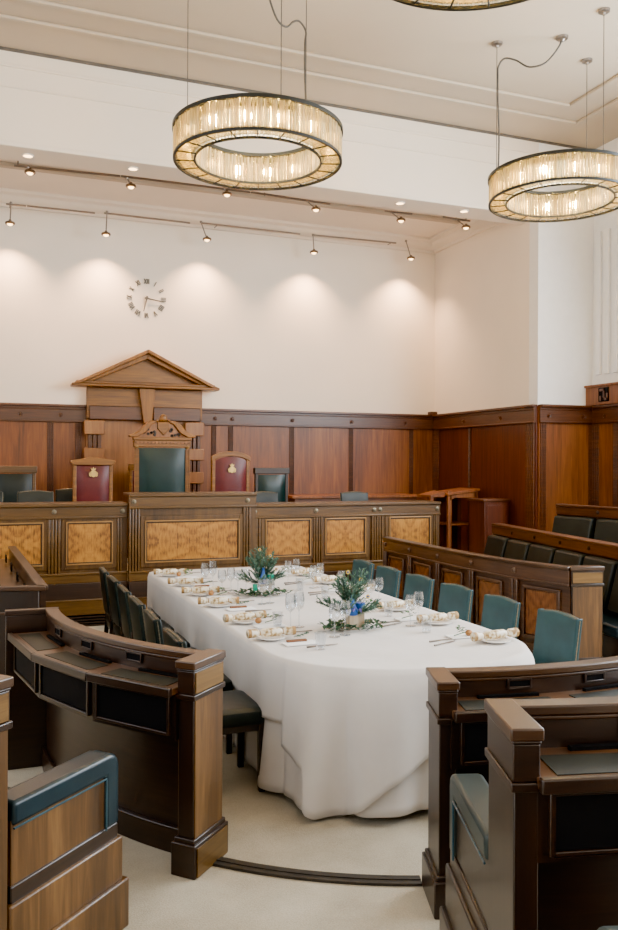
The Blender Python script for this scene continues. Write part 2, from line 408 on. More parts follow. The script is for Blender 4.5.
struct(MB().box(XL, XR-.3, 10.9, 11.0, ZA-.05, ZA), 'trim_5', MT['ceil'], .01)

# dado panelling on back wall and alcove side, with rails, stiles and roundels
ZD = 2.61
def dado(p0, p1, no, stiles, zt=ZD, veneer='dado_v', floor_z=.42, roundels=()):
    l = hypot(p1[0]-p0[0], p1[1]-p0[1]); at = lambda d: lerp(p0, p1, d/l)
    struct(MB().slab(p0, p1, 0, .03, floor_z, zt-.02), 'trim_%d' % no, MT[veneer])
    m = MB().slab(p0, p1, .03, .06, zt-.24, zt-.02); m.slab(p0, p1, 0, .10, zt-.035, zt); m.slab(p0, p1, .03, .072, zt-.25, zt-.225); m.slab(p0, p1, .03, .07, zt-.075, zt-.06)
    struct(m, 'trim_%d' % (no+1), MT['dado_h'], .006)
    m = MB()
    for d, w in stiles:
        for k in range(4): m.slab(at(max(0, d-w/2+k*w/4+.008)), at(min(l, d-w/2+(k+1)*w/4)), .03, .05, floor_z, zt-.25)
    struct(m, 'trim_%d' % (no+2), MT['dado_h'], .004)
    if roundels:
        m = MB(); dx, dy = (p1[0]-p0[0])/l, (p1[1]-p0[1])/l
        for d in roundels:
            p = at(d); m.lathe([(0, .058), (.028, .058), (.03, .075), (.018, .07), (.012, .085), (0, .088)], (p[0], p[1], zt-.15), 12, (dy, -dx, 0))
        struct(m, 'trim_%d' % (no+3), MT['dado_h'])
wx = lambda px: pY(px, 430, YB).x
sl = [(wx(x)-XL, .09) for x in (50, 78)] + [(wx(x)-XL, .08) for x in (213, 230, 291, 350, 410)] + [(2.0, .16), (.9, .16)]
dado((XL, YB), (XR, YB), 10, sl, roundels=[wx(x)-XL for x in (214, 231, 291, 350, 404, 60, 20)])
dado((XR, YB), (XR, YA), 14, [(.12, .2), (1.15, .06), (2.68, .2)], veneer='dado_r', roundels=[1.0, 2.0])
dado((XR, YA), (XW, YA), 18, [(.06, .1), (.88, .12)], floor_z=0, roundels=[.14, .72])
dado((XW, YA), (XW, 6.0), 22, [(.1, .16), (.5, .1), (1.4, .14)], floor_z=0, roundels=[.3])
struct(MB().box(XR-.14, XR-.02, YB-.14, YB-.02, ZD, ZD+.05), 'trim_26', MT['dado_h'], .01)
# raised block with a greek key beside the fluted pilaster
kb = thing('greek_key_block', 'raised timber block with a dark Greek key square, above the panelling at the right wall', 'plinth block', (XW-.05, 8.9, ZD))
MB().box(XW-.12, XW, 8.2, YA, ZD, ZD+.27).box(XW-.15, XW, 8.18, YA, ZD+.25, ZD+.28).build('block', MT['dado_v'], kb, .006)
MB().box(XW-.13, XW-.118, 8.93, 9.13, ZD+.04, ZD+.23).build('key_ground', MT['black'], kb, 0)
m = MB()
K = [(0, 0), (0, 4), (3, 4), (3, 2), (2, 2), (2, 3), (1, 3), (1, 0)]
def kbar(y0, y1, z0, z1): m.box(XW-.138, XW-.128, 9.10-y1*.032, 9.10-y0*.032, ZD+.055+z0*.032, ZD+.055+z1*.032)
for a in ((0, 1, 0, 2), (0, 3, 4, 5), (2, 3, 0, 5), (2, 5, 0, 1), (4, 5, 0, 3)): kbar(*a)
m.build('key_pattern', MT['dado_h'], kb)
pil = MB()
pil.box(XW-.03, XW, 8.2, 9.28, ZD+.28, 5.2)
for k in range(6): pil.box(XW-.07, XW-.03, 9.18-k*.17, 9.27-k*.17, ZD+.42, 5.0)
struct(pil, 'trim_27', MT['white'], .01)

# pediment surround on the back wall
def W(px, py, Y=YB): p = pY(px, py, Y); return (p.x, p.z)
SP = thing('pediment_surround', 'carved timber surround with triangular pediment and keystone on the back wall panelling', 'wall surround', (2.2, YB-.1, .42))
cx = 2.14
def surr(x0, x1, z0, z1, d, name, mat='surr_h', bev=.006, d0=.06):
    return MB().box(x0, x1, YB-d, YB-d0, z0, z1).build(name, MT[mat], SP, bev)
surr(cx-.83, cx+.83, .42, 2.42, .09, 'back_panel', 'surr_l')
surr(cx-.83, cx+.83, 2.42, 2.86, .16, 'entablature', 'surr_h')
MB().box(cx-.80, cx-.02, YB-.19, YB-.16, 2.40, 2.60).box(cx+.1, cx+.80, YB-.19, YB-.16, 2.40, 2.60).build('architrave_moulding', MT['dado_h'], SP, .012)
for s in (-1, 1):
    m = MB()
    x = cx + s*.72
    for k in (-1, 0, 1): m.box(x+k*.065-.025, x+k*.065+.025, YB-.15, YB-.09, .42, 2.40)
    m.build('pilaster', MT['dado_h'], SP, .006)
    for z0, z1 in ((2.19, 2.39), (1.83, 2.0), (1.49, 1.66), (1.15, 1.32), (.8, .97)):
        MB().box(x-.15, x+.13, YB-.2, YB-.15, z0, z1).build('rusticated_block', MT['surr_l'], SP, .01)
MB().plate([(cx-.115, 2.86), (cx+.115, 2.86), (cx+.07, 2.36), (cx-.05, 2.36)], YB-.26, YB-.16).build('keystone', MT['surr_v'], SP, .008)
b0, b1, ap = cx-1.05, cx+1.05, 3.41
MB().plate([(b0, 2.86), (b1, 2.86), (b1, 2.9), (b0, 2.9)], YB-.34, YB-.06).plate([(b0+.06, 2.9), (b1-.06, 2.9), (b1-.06, 2.94), (b0+.06, 2.94)], YB-.3, YB-.06).build('base_cornice', MT['surr_h'], SP, .01)
MB().plate([(b0+.15, 2.93), (b1-.15, 2.93), (cx, ap-.06)], YB-.16, YB-.06).build('tympanum', MT['surr_h'], SP)
for s in (-1, 1):
    MB().plate([(cx+s*1.05, 2.885), (cx, ap), (cx, ap-.055), (cx+s*.93, 2.895)], YB-.36, YB-.06).plate([(cx+s*.95, 2.89), (cx, ap-.05), (cx, ap-.13), (cx+s*.78, 2.935)], YB-.28, YB-.06).build('raking_cornice', MT['surr_v'], SP, .008)

# clock
ck = pY(146.5, 298.5, YB); CK = thing('wall_clock', 'dial-less wall clock of dark Roman numerals and two hands on the cream wall', 'clock', (ck.x, YB, ck.z))
NUM = ['XII', 'I', 'II', 'III', 'IIII', 'V', 'VI', 'VII', 'VIII', 'IX', 'X', 'XI']
def strokes(s):
    out = []; x = 0
    for ch in s:
        if ch == 'I': out.append((x, 0, x, 1)); x += .30
        elif ch == 'V': out += [(x-.05, 1, x+.2, 0), (x+.2, 0, x+.45, 1)]; x += .6
        else: out += [(x-.05, 1, x+.4, 0), (x-.05, 0, x+.4, 1)]; x += .6
    w = max(max(a[0], a[2]) for a in out); return [((a-w/2), b-.5, (c-w/2), d-.5) for a, b, c, d in out]
for k, s in enumerate(NUM):
    a = radians(30*k); m = MB(); R = .25; hgt = .072
    for x0, y0, x1, y1 in strokes(s):
        P = []
        for x, y in ((x0, y0), (x1, y1)):
            lx, ly = x*hgt, R + y*hgt
            P.append((ck.x+lx*cos(a)+ly*sin(a), ck.z-lx*sin(a)+ly*cos(a)))
        d = Vector((P[1][0]-P[0][0], P[1][1]-P[0][1])).normalized(); nx, nz = -d.y*.0062, d.x*.0062
        m.plate([(P[0][0]+nx, P[0][1]+nz), (P[1][0]+nx, P[1][1]+nz), (P[1][0]-nx, P[1][1]-nz), (P[0][0]-nx, P[0][1]-nz)], YB-.012, YB)
    m.build('numeral', MT['clock'], CK)
for nm, deg, L, w in (('minute_hand', 99, .26, .011), ('hour_hand', 193, .2, .013)):
    a = radians(deg); e = (ck.x+L*sin(a), YB-.03, ck.z+L*cos(a)); MB().tube([(ck.x-.03*sin(a), YB-.03, ck.z-.03*cos(a)), e], [w, w*.5], 6).build(nm, MT['clock'], CK)
MB().lathe([(.022, 0), (.022, .05), (0, .05)], (ck.x, YB, ck.z), 12, (0, -1, 0)).build('hub', MT['clock'], CK)

# ------------------------------------------------------------------ spotlights and tracks
def track(name, label, segs, Y):
    t = thing(name, label, 'light track', tuple(pY(segs[0][0], segs[0][1], Y)), None)
    for x0, y0, x1, y1 in segs:
        a, b = pY(x0, y0, Y), pY(x1, y1, Y)
        MB().tube([a, b], .014, 6).build('rail', MT['steel'], t)
    a = pY(segs[0][0]+4, segs[0][1]+.5, Y); b = pY(segs[-1][2]-4, segs[-1][3]-.5, Y)
    for p in (a, lerp(a, b, .5), b):
        top = ZA if Y < 11 else p[2]
        if Y < 11: MB().tube([p, (p[0], p[1], ZA)], .008, 6).build('hanger', MT['steel'], t)
        else: MB().tube([p, (p[0], YB-.2, p[2])], .008, 6).build('hanger', MT['steel'], t)
    return t
track('light_track', 'long thin metal light track under the alcove ceiling, nearer the room', [(14, 165.5, 120, 176), (121, 176, 250, 192), (251, 192, 330, 204), (385, 211, 412, 214), (443, 217, 470, 221)], 10.4)
track('light_track', 'thin metal light track in front of the cornice of the back wall', [(6, 204, 26, 206), (27, 206, 95, 213), (104, 213, 190, 223), (202, 223, 300, 234), (312, 235, 396, 243)], 11.85)
def spot(px, py, hx, hy, Y, label, aim, group, power=26):
    a = pY(px, py, Y); h = pY(hx, hy, Y)
    t = thing('spotlight', label, 'spotlight', tuple(a), group)
    MB().tube([a, lerp(a, h, .9)], .009, 6).ball(a, .022, 8).build('arm', MT['steel'], t)
    MB().lathe([(.015, .045), (.022, .03), (.06, .012), (.066, -.008), (.06, -.016), (.04, -.016)], h, 16).build('lamp_head', MT['head'], t)
    MB().lathe([(.0, -.036), (.022, -.032), (.038, -.017), (.0, -.016)], h, 12).build('lens', MT['lens'], t)
    if power:
        ld = bpy.data.lights.new('spot_lamp', 'SPOT'); ld.energy = power; ld.color = (1, .60, .34); ld.spot_size = radians(112); ld.spot_blend = 1.0; ld.shadow_soft_size = .03
        lo = bpy.data.objects.new('spot_lamp', ld); COL.objects.link(lo); lo.parent = t
        lo.location = Vector(h)-Vector(a)+Vector((0, 0, -.07))
        lo.rotation_euler = (Vector(aim)-(Vector(h)+Vector((0, 0, -.07)))).to_track_quat('-Z', 'Y').to_euler()
front = [((28, 167), (30, 172), 'at the far left end of the nearer track'), ((127, 178), (131, 186), 'on the nearer track, right of the wall clock'), ((224, 189), (227, 194), 'on the nearer track, just under the hanging ring light'), ((307, 201), (316, 209), 'on the nearer track, right of the hanging ring light'),
         ((391, 212), (401, 220), 'second from the right end of the nearer track'), ((456, 219), (466, 227), 'at the right end of the nearer track')]
for a, h, w in front:
    p = pY(*h, 10.4); spot(*a, *h, 10.4, 'small round warm spotlight ' + w, (p.x, 11.6, .5), 'spotlights on the nearer track', 0)
back = [((11, 203), (10, 223), 'at the far left of the back wall track'), ((107, 212), (106, 234), 'left of the wall clock on the back wall track'), ((201, 222), (207, 239), 'right of the wall clock on the back wall track'), ((313, 235), (314, 252), 'second from the right on the back wall track'), ((406, 241), (411, 258), 'nearest the alcove corner')]
for a, h, w in back:
    p = pY(*h, 11.85); spot(*a, *h, 11.85, 'small spotlight on a drop arm ' + w, (p.x-.05, YB, 1.9), 'spotlights on the back wall track', 230)
for px, py, w in ((28, 155.5, 'at far left'), (133, 168.5, 'above the second track spotlight'), (400, 203, 'left of the right ring light'), (464, 211, 'beside the right ring light')):
    p = pz(px, py, ZB); y = min(max(p.y, YA+.1), YA+.36)
    t = thing('recessed_downlight', 'recessed warm downlight in the beam underside, ' + w, 'downlight', (p.x, y, ZB), 'downlights in the beam')
    MB().lathe([(.05, 0), (.065, 0), (.065, -.008), (.05, -.01)], (p.x, y, ZB), 16, None, True).build('rim', MT['white'], t)
    MB().lathe([(.05, -.003), (0, -.004)], (p.x, y, ZB), 16).build('lens', MT['lens'], t)

# ------------------------------------------------------------------ chandeliers
def chandelier(cx, cy, zb, R, label, flex, wires):
    t = thing('ring_chandelier', label, 'chandelier', (cx, cy, zb), 'ring chandeliers hung from the ceiling')
    r = R*.755; hh = .235
    def band(r0, r1, z0, z1): return MB().lathe([(r0, z0), (r1, z0), (r1, z1), (r0, z1)], (cx, cy, zb), 72, None, True)
    m = band(R-.012, R+.008, -.010, .010); m2 = MB().lathe([(r-.007, -.009), (r+.007, -.009), (r+.007, .009), (r-.007, .009)], (cx, cy, zb), 72, None, True); m.add(m2.v, m2.f)
    m.build('bottom_rim', MT['frame'], t)
    for k in range(20):
        a = 2*pi*k/20
        MB().tube([(cx+r*cos(a), cy+r*sin(a), zb-.002), (cx+R*cos(a), cy+R*sin(a), zb-.002)], .006, 6).build('bottom_spoke', MT['frame'], t)
    m = band(R-.02, R+.015, hh, hh+.03); m2 = MB().lathe([(r-.02, hh), (r+.015, hh), (r+.015, hh+.03), (r-.02, hh+.03)], (cx, cy, zb), 72, None, True); m.add(m2.v, m2.f)
    m.build('top_rim', MT['frame'], t)
    MB().lathe([(r, hh+.03), (R, hh+.03), (R, hh+.036), (r, hh+.036)], (cx, cy, zb), 72, None, True).build('top_plate', MT['frame'], t)
    for rad, N, nm in ((R-.012, 150, 'outer_glass_curtain'), (r+.012, 110, 'inner_glass_curtain')):
        m = MB()
        for k in range(N):
            a = 2*pi*k/N + random.uniform(-.006, .006); q = rad + random.uniform(-.007, .007)
            m.tube([(cx+q*cos(a), cy+q*sin(a), zb+.012), (cx+q*cos(a), cy+q*sin(a), zb+hh)], rad*pi/N*.92, 6, False)
        m.build(nm, MT['rod'], t, kind='stuff')
    MB().lathe([(r+.01, .02), (R-.01, .02), (R-.01, .026), (r+.01, .026)], (cx, cy, zb), 72, None, True).build('diffuser_ring', MT['rod'], t)
    for k in range(14):
        a = 2*pi*(k+.5)/14; q = (R+r)/2
        MB().ball((cx+q*cos(a), cy+q*sin(a), zb+hh*.56), .04, 10, (1, 1, 1.1)).build('bulb', MT['bulb'], t)
        MB().tube([(cx+q*cos(a), cy+q*sin(a), zb+hh*.72), (cx+q*cos(a), cy+q*sin(a), zb+hh)], .014, 6).build('bulb_holder', MT['steel'], t)
    for (wx_, wy_) in wires:
        p = (wx_, wy_)
        MB().tube([(p[0], p[1], zb+hh+.02), (p[0], p[1], ZC-.02)], .004, 5).build('suspension_wire', MT['cable'], t)
        MB().lathe([(0, -.05), (.012, -.05), (.02, -.03), (.055, -.022), (.06, 0), (0, 0)], (p[0], p[1], ZC), 16).build('ceiling_rose', MT['steel'], t)
    if flex:
        (ax, ay), (bx, by) = flex
        p = Vector((ax, ay, 0)); e = Vector((bx, by, 0))
        pts = [Vector((p.x+.012, p.y, zb+hh+.02)), Vector((p.x+.03, p.y, zb+hh+.5)), Vector((p.x+.012, p.y, zb+hh+1.0)), Vector((p.x+.012, p.y, ZC-.36)), Vector((p.x+.02, p.y, ZC-.24)), p.lerp(e, .12)+Vector((0, 0, ZC-.17)), p.lerp(e, .3)+Vector((0, 0, ZC-.2)), p.lerp(e, .5)+Vector((0, 0, ZC-.28)), p.lerp(e, .75)+Vector((0, 0, ZC-.25)), p.lerp(e, .95)+Vector((0, 0, ZC-.1)), e+Vector((0, 0, ZC))]
        sm = []
        for i in range(len(pts)-1):
            a, b, c, d2 = pts[max(i-1, 0)], pts[i], pts[i+1], pts[min(i+2, len(pts)-1)]
            for k in range(6):
                u = k/6; sm.append(.5*((2*b)+(c-a)*u+(2*a-5*b+4*c-d2)*u*u+(3*b-a-3*c+d2)*u**3))
        sm.append(pts[-1]); MB().tube(sm, .010, 6).build('power_flex', MT['cable'], t)
        MB().lathe([(0, -.05), (.015, -.05), (.03, -.03), (.06, -.022), (.065, 0), (0, 0)], (e.x, e.y, ZC), 16).build('ceiling_rose', MT['steel'], t)
    return t
def cp(px, py): p = pz(px, py, ZC); return (p.x, p.y)
zb = 4.33; p = pz(258, 162, zb)
chandelier(p.x, p.y, zb, .70, 'ring chandelier of clear glass rods hanging above the pediment chair', (cp(304, 6), cp(268, -12)), [(p.x+.62*(cos(radians(q))*c_+sin(radians(q))*s_), p.y+.62*(-cos(radians(q))*s_+sin(radians(q))*c_)) for q in (50, 170, 290)])
zb = 4.43; p = pz(559.5, 201.5, zb)
chandelier(p.x, p.y, zb, .69, 'ring chandelier of clear glass rods at the right, cut by the photo edge', (cp(497, 43), cp(562, 37)), [cp(497, 43), cp(587, 60), cp(604, 10)])
chandelier(2.24, 3.47, 4.40, .70, 'ring chandelier at the top edge, only its lower rim in view', None, [(2.72, 3.8), (1.75, 3.8), (2.2, 2.87)])

# ------------------------------------------------------------------ dais desk
def dais_desk(label, x0, x1, Y, zt, panels, pils, rounds, stepoff=0):
    t = thing('dais_desk', label, 'desk', ((x0+x1)/2, Y+.2, 0))
    a, b = (x0, Y), (x1, Y)
    MB().slab(a, b, -.05, 0, .06, zt-.14).build('front_board', MT['dais_v'], t)
    MB().slab(a, b, -.42, .045, zt-.035, zt).slab(a, b, -.05, .02, zt-.15, zt-.035).slab(a, b, .0, .032, zt-.17, zt-.145).build('top_rail', MT['dais_h'], t, .006)
    zl = .575
    MB().slab(a, b, 0, .03, zl-.10, zl).slab(a, b, 0, .045, zl-.012, zl+.012).build('lower_rail', MT['dais_h'], t, .005)
    MB().slab(a, b, -.05, .05, .29, zl-.10).build('dark_base_board', MT['dais_d'], t, .004)
    MB().slab(a, b, -.05, .075, .13, .30).slab(a, b, -.05, .085, .285, .30).build('plinth_board', MT['dais_h'], t, .005)
    m = MB()
    for k in range(4): m.slab(a, b, -.02, .07, .005+k*.031, .022+k*.031)
    m.build('vent_grille', MT['dais_d'], t)
    for (px0, px1, z0, z1) in panels:
        q0, q1 = (px0, Y), (px1, Y); w = .03
        MB().frame((px0-.075, Y), (px1+.075, Y), 0, .016, z0-.075, z1+.075, .05).build('panel_surround', MT['dais_v'], t, .004)
        bp = MB().slab(q0, q1, 0, .012, z0, z1).build('burl_panel', MT['burl_x'], t)
        MB().frame((px0-.026, Y), (px1+.026, Y), 0, .03, z0-.026, z1+.026, .014).build('panel_bead', MT['gold_line'], bp, .003)
        MB().frame((px0-.012, Y), (px1+.012, Y), 0, .022, z0-.012, z1+.012, .012).build('panel_inner_bead', MT['dais_d'], bp, .003)
    for px, w in pils:
        m = MB(); k = max(2, int(round(w/.035)))
        for i in range(k): m.slab((px-w/2+i*w/k+.004, Y), (px-w/2+(i+1)*w/k-.004, Y), 0, .03, zl, zt-.17)
        m.build('fluted_strip', MT['dais_h'], t, .006)
    for px in rounds:
        MB().lathe([(.026, .02), (.026, .032), (.016, .034), (.012, .045), (0, .046)], (px, Y, zt-.09), 14, (0, -1, 0)).build('roundel', MT['stud'], t)
    return t
dx = lambda px, Y=9.38: pY(px, 540, Y).x
dais_desk('left wing of the raised timber desk, below the oxblood chair at left', -2.3, 1.468, 9.40, 1.347,
          [(dx(-55), dx(-18), .70, 1.12), (dx(-6), dx(41), .70, 1.12), (dx(68.5), dx(110.5), .70, 1.12)], [(dx(54), .14), (dx(119.5), .06), (dx(-12), .1), (-1.4, .1)], [dx(54), dx(122.5)])
dais_desk('tall centre section of the raised desk, with the widest burl panel', 1.472, 2.955, 9.34, 1.45,
          [(dx(147, 9.34), dx(237, 9.34), .70, 1.12)], [(dx(134, 9.34), .13), (dx(246.5, 9.34), .10)], [dx(133.5, 9.34), dx(247, 9.34)])
dais_desk('right wing of the raised timber desk, with three burl panels', 2.96, 5.46, 9.40, 1.31,
          [(dx(267.5), dx(309), .70, 1.10), (dx(327), dx(364), .70, 1.10), (dx(391), dx(429), .70, 1.10)], [(dx(258), .08), (dx(318), .13), (dx(377.5), .17), (dx(435), .05)], [dx(254.5), dx(316), dx(374), dx(380), dx(437)])

# ------------------------------------------------------------------ dining chairs
def rounded(w, d, n=5, r=.03):
    out = []
    for cx_, cy_, a0 in ((w/2-r, d/2-r, 0), (-w/2+r, d/2-r, 90), (-w/2+r, -d/2+r, 180), (w/2-r, -d/2+r, 270)):
        for k in range(n+1):
            a = radians(a0+90*k/n); out.append((cx_+r*cos(a), cy_+r*sin(a)))
    return out
def make_chair(label, lea, group):
    # front faces +x; origin on the floor below the seat centre
    t = thing('dining_chair', label, 'chair', (0, 0, 0), group)
    m = MB(); sec = []
    base = rounded(.44, .45, 4, .04)
    for z, k in ((.375, .97), (.385, 1.0), (.425, 1.0), (.445, .975), (.455, .9), (.46, .7)): sec.append([(x*k, y*k, z) for x, y in base])
    n = len(base); vs = sum(sec, []); fs = [tuple(reversed(range(n)))]
    for i in range(len(sec)-1):
        for k in range(n): fs.append((i*n+k, i*n+(k+1) % n, (i+1)*n+(k+1) % n, (i+1)*n+k))
    fs.append(tuple(range((len(sec)-1)*n, len(sec)*n)))
    m.add(vs, fs).build('seat', lea, t)
    # backrest: padded slab, tilted back, crown curved at the top
    m = MB(); W_ = .20; N = 12; rows = 9; front = []; backp = []
    for i in range(rows):
        v = i/(rows-1); z = .49 + .375*v; tilt = -.20 - .045*v
        fr = []; bk = []
        for k in range(N+1):
            u = -1 + 2*k/N; ed = 1-abs(u)**6
            zz = z - (.02*u*u*v*v) + (.012*v*v if abs(u) > .9 else 0)
            cv = .018*(1-u*u)
            pad = .016*(1-abs(u)**4)*(1-abs(2*v-1)**6)
            fr.append((tilt - cv*.7 + pad + .018, u*W_, zz)); bk.append((tilt - cv*.7 - .03, u*W_, zz))
        front.append(fr); backp.append(bk)
    n = N+1; vs = sum(front, [])+sum(backp, []); o = rows*n; fs = []
    for i in range(rows-1):
        for k in range(N):
            a = i*n+k; fs.append((a, a+1, a+n+1, a+n)); fs.append((o+a+n, o+a+n+1, o+a+1, o+a))
        a = i*n; fs.append((a+n, o+a+n, o+a, a)); a = i*n+N; fs.append((a, o+a, o+a+n, a+n))
    for k in range(N):
        fs.append((k+1, k, o+k, o+k+1)); a = (rows-1)*n+k; fs.append((a, a+1, o+a+1, o+a))
    m.add(vs, fs); br = m.build('backrest', lea, t, .008)
    m = MB()
    for s in (-1, 1):
        for i in range(14):
            v = i/13; z = .5+.36*v; tilt = -.20-.045*v
            m.ball((tilt-.006, s*(W_+.001), z-.02*v*v), .005, 6)
    for k in range(15):
        u = -1+2*k/14; m.ball((-.245-.006-.018*.7*(1-u*u), u*W_*.97, .867-.02*u*u), .005, 6)
    wl = []
    for i in range(9): v = i/8; wl.append((-.20-.045*v-.006, -W_-.001, .5+.36*v-.02*v*v))
    for k in range(1, 12): u = -1+2*k/12; wl.append((-.251-.0126*(1-u*u), u*W_*.97, .867-.02*u*u))
    for i in range(9): v = 1-i/8; wl.append((-.20-.045*v-.006, W_+.001, .5+.36*v-.02*v*v))
    m.tube(wl, .003, 5)
    m.build('nail_trim', MT['stud'], br)
    for sy in (-1, 1):
        MB().add(*taper((.195, sy*.195, 0), (.195, sy*.195, .40), .034, .044)).build('leg', MT['dark_v'], t, .004)
        m = MB(); m.add(*taper((-.235, sy*.19, 0), (-.195, sy*.19, .42), .032, .04)); m.add(*taper((-.195, sy*.19, .40), (-.215, sy*.19, .56), .036, .03))
        m.build('leg', MT['dark_v'], t, .004)
    MB().box(-.2, .2, -.205, -.18, .335, .38).box(-.2, .2, .18, .205, .335, .38).box(.185, .21, -.2, .2, .335, .38).box(-.21, -.185, -.2, .2, .335, .38).build('seat_rail', MT['dark_v'], t, .003)
    return t
def taper(p, q, a, b):
    vs = [(p[0]+x*a/2, p[1]+y*a/2, p[2]) for x, y in ((-1, -1), (1, -1), (1, 1), (-1, 1))]+[(q[0]+x*b/2, q[1]+y*b/2, q[2]) for x, y in ((-1, -1), (1, -1), (1, 1), (-1, 1))]
    return vs, [(3, 2, 1, 0), (4, 5, 6, 7), (0, 1, 5, 4), (1, 2, 6, 5), (2, 3, 7, 6), (3, 0, 4, 7)]
gl = 'chairs along the left side of the table'; gr = 'chairs along the right side of the table'
chL = make_chair('dark green leather chair nearest the camera on the left of the table', MT['lea_dark'], gl)
LY = [4.60, 5.17, 5.74, 6.31, 6.88, 7.45]
LL = ['', 'dark green leather chair second from the near end, left of the table', 'dark green leather chair third from the near end, left of the table', 'dark green leather chair third from the raised desk, left of the table', 'dark green leather chair second from the raised desk, left of the table', 'dark green leather chair nearest the raised desk, left of the table']
for i, y in enumerate(LY):
    o = chL if i == 0 else dup(chL, (0, 0, 0), 0, LL[i])
    o.location = (1.213, y-(.07 if i == 0 else 0), 0); o.rotation_euler = (0, 0, radians(random.uniform(-2, 2)))
chR = make_chair('teal leather chair nearest the camera at the right end of the table', MT['lea_teal'], gr)
RY = [4.32, 4.95, 5.54, 6.12, 6.70, 7.24]
RL = ['', 'teal leather chair behind the nearest cracker on the right of the table', 'teal leather chair third from the near end, right of the table', 'teal leather chair third from the raised desk, right of the table', 'teal leather chair second from the raised desk, right of the table', 'teal leather chair nearest the raised desk, partly behind fir sprigs']
for i, y in enumerate(RY):
    o = chR if i == 0 else dup(chR, (0, 0, 0), 0, RL[i])
    o.location = (3.125, y, 0); o.rotation_euler = (0, 0, pi + radians(random.uniform(-2, 2)))

# ------------------------------------------------------------------ dais chairs
ZF = .42
def armchair(name, label, cat, cx_, Y, w, ztop, lea, crown, crest, group=None, frame='surr_h', arch=0):
    t = thing(name, label, cat, (cx_, Y, ZF), group)
    h = w/2; fw_ = .045
    # back frame: two stiles and a shaped head rail, with the leather panel between
    for s in (-1, 1):
        MB().box(cx_+s*h-fw_*(s > 0), cx_+s*h+fw_*(s < 0), Y, Y+.06, ZF, ztop-.06).build('back_post', MT[frame], t, .008)
    if arch:
        top = []; N = 14
        for k in range(N+1):
            u = -1+2*k/N; top.append((cx_+u*(h+.01), ztop-.075+.075*(1-abs(u)**2.4)))
        bot = [(x, z-.065) for x, z in reversed(top)]
        MB().plate(top+bot, Y-.01, Y+.06).build('head_rail', MT[frame], t, .006)
        ltop = ztop-.13
    else:
        if crown: MB().plate([(cx_-h-.03, ztop-.05), (cx_, ztop-.005), (cx_+h+.03, ztop-.05), (cx_+h+.03, ztop-.075), (cx_+h, ztop-.11), (cx_-h, ztop-.11), (cx_-h-.03, ztop-.075)], Y-.03, Y+.07).build('head_rail', MT[frame], t, .006)
        else: MB().box(cx_-h-.015, cx_+h+.015, Y-.02, Y+.07, ztop-.09, ztop).build('head_rail', MT[frame], t, .008)
        ltop = ztop-.10
    m = MB(); x0, x1, z0 = cx_-h+fw_, cx_+h-fw_, ZF+.5; N = 8; vs = []; fs = []
    for j in range(N+1):
        for i in range(N+1):
            u, v = -1+2*i/N, -1+2*j/N
            zt = ltop + (.055*(1-abs(u)**2.4) if arch else 0)
            vs.append((x0+(x1-x0)*i/N, Y+.01-.045*(1-u**4)*(1-v**4), z0+(zt-z0)*j/N))
    for j in range(N):
        for i in range(N): a = j*(N+1)+i; fs.append((a, a+1, a+N+2, a+N+1))
    m.add(vs, fs); lp = m.build('back_pad', lea, t)
    if crest:
        zc = ltop-.12; yy = Y-.045; m = MB()
        pts = [(cx_+.038*cos(a)*(1-.15*(sin(a) < 0)), zc+.045*sin(a)) for a in [2*pi*k/16 for k in range(16)]]
        m.plate(pts, yy-.012, yy+.012)
        m.plate([(cx_-.025, zc+.045), (cx_-.03, zc+.072), (cx_-.012, zc+.06), (cx_, zc+.085), (cx_+.012, zc+.06), (cx_+.03, zc+.072), (cx_+.025, zc+.045)], yy-.012, yy+.012)
        for s in (-1, 1): m.plate([(cx_+s*.03, zc+.03), (cx_+s*.055, zc+.01), (cx_+s*.05, zc-.03), (cx_+s*.03, zc-.04)], yy-.012, yy+.012)
        m.build('crest', MT['brass'], lp)
    MB().box(cx_-h+.02, cx_+h-.02, Y-.5, Y, ZF+.36, ZF+.48).build('seat', lea, t, .03, 3)
    MB().box(cx_-h, cx_+h, Y-.5, Y, ZF+.28, ZF+.36).build('seat_rail', MT[frame], t, .006)
    for s in (-1, 1):
        MB().box(cx_+s*(h-.025)-.025, cx_+s*(h-.025)+.025, Y-.5, Y-.45, ZF, ZF+.66).build('leg', MT[frame], t, .006)
        MB().box(cx_+s*(h-.03)-.035, cx_+s*(h-.03)+.035, Y-.52, Y+.02, ZF+.66, ZF+.71).build('arm', MT[frame], t, .012)
    return t, lp
YC = 10.9
TX = 2.155
T, lp = armchair('ceremonial_throne', 'tall carved ceremonial chair with green leather back under the pediment', 'throne', TX, YC, .72, 2.09, MT['lea_throne'], False, False)
MB().box(TX-.385, TX+.385, YC-.05, YC+.08, 2.09, 2.13).box(TX-.365, TX+.365, YC-.03, YC+.07, 2.05, 2.09).build('cornice', MT['surr_h'], T, .006)
m = MB()
for k in range(14): m.box(TX-.34+k*.049, TX-.34+k*.049+.028, YC-.035, YC-.0, 2.045, 2.075)
m.build('dentil_row', MT['surr_l'], T)
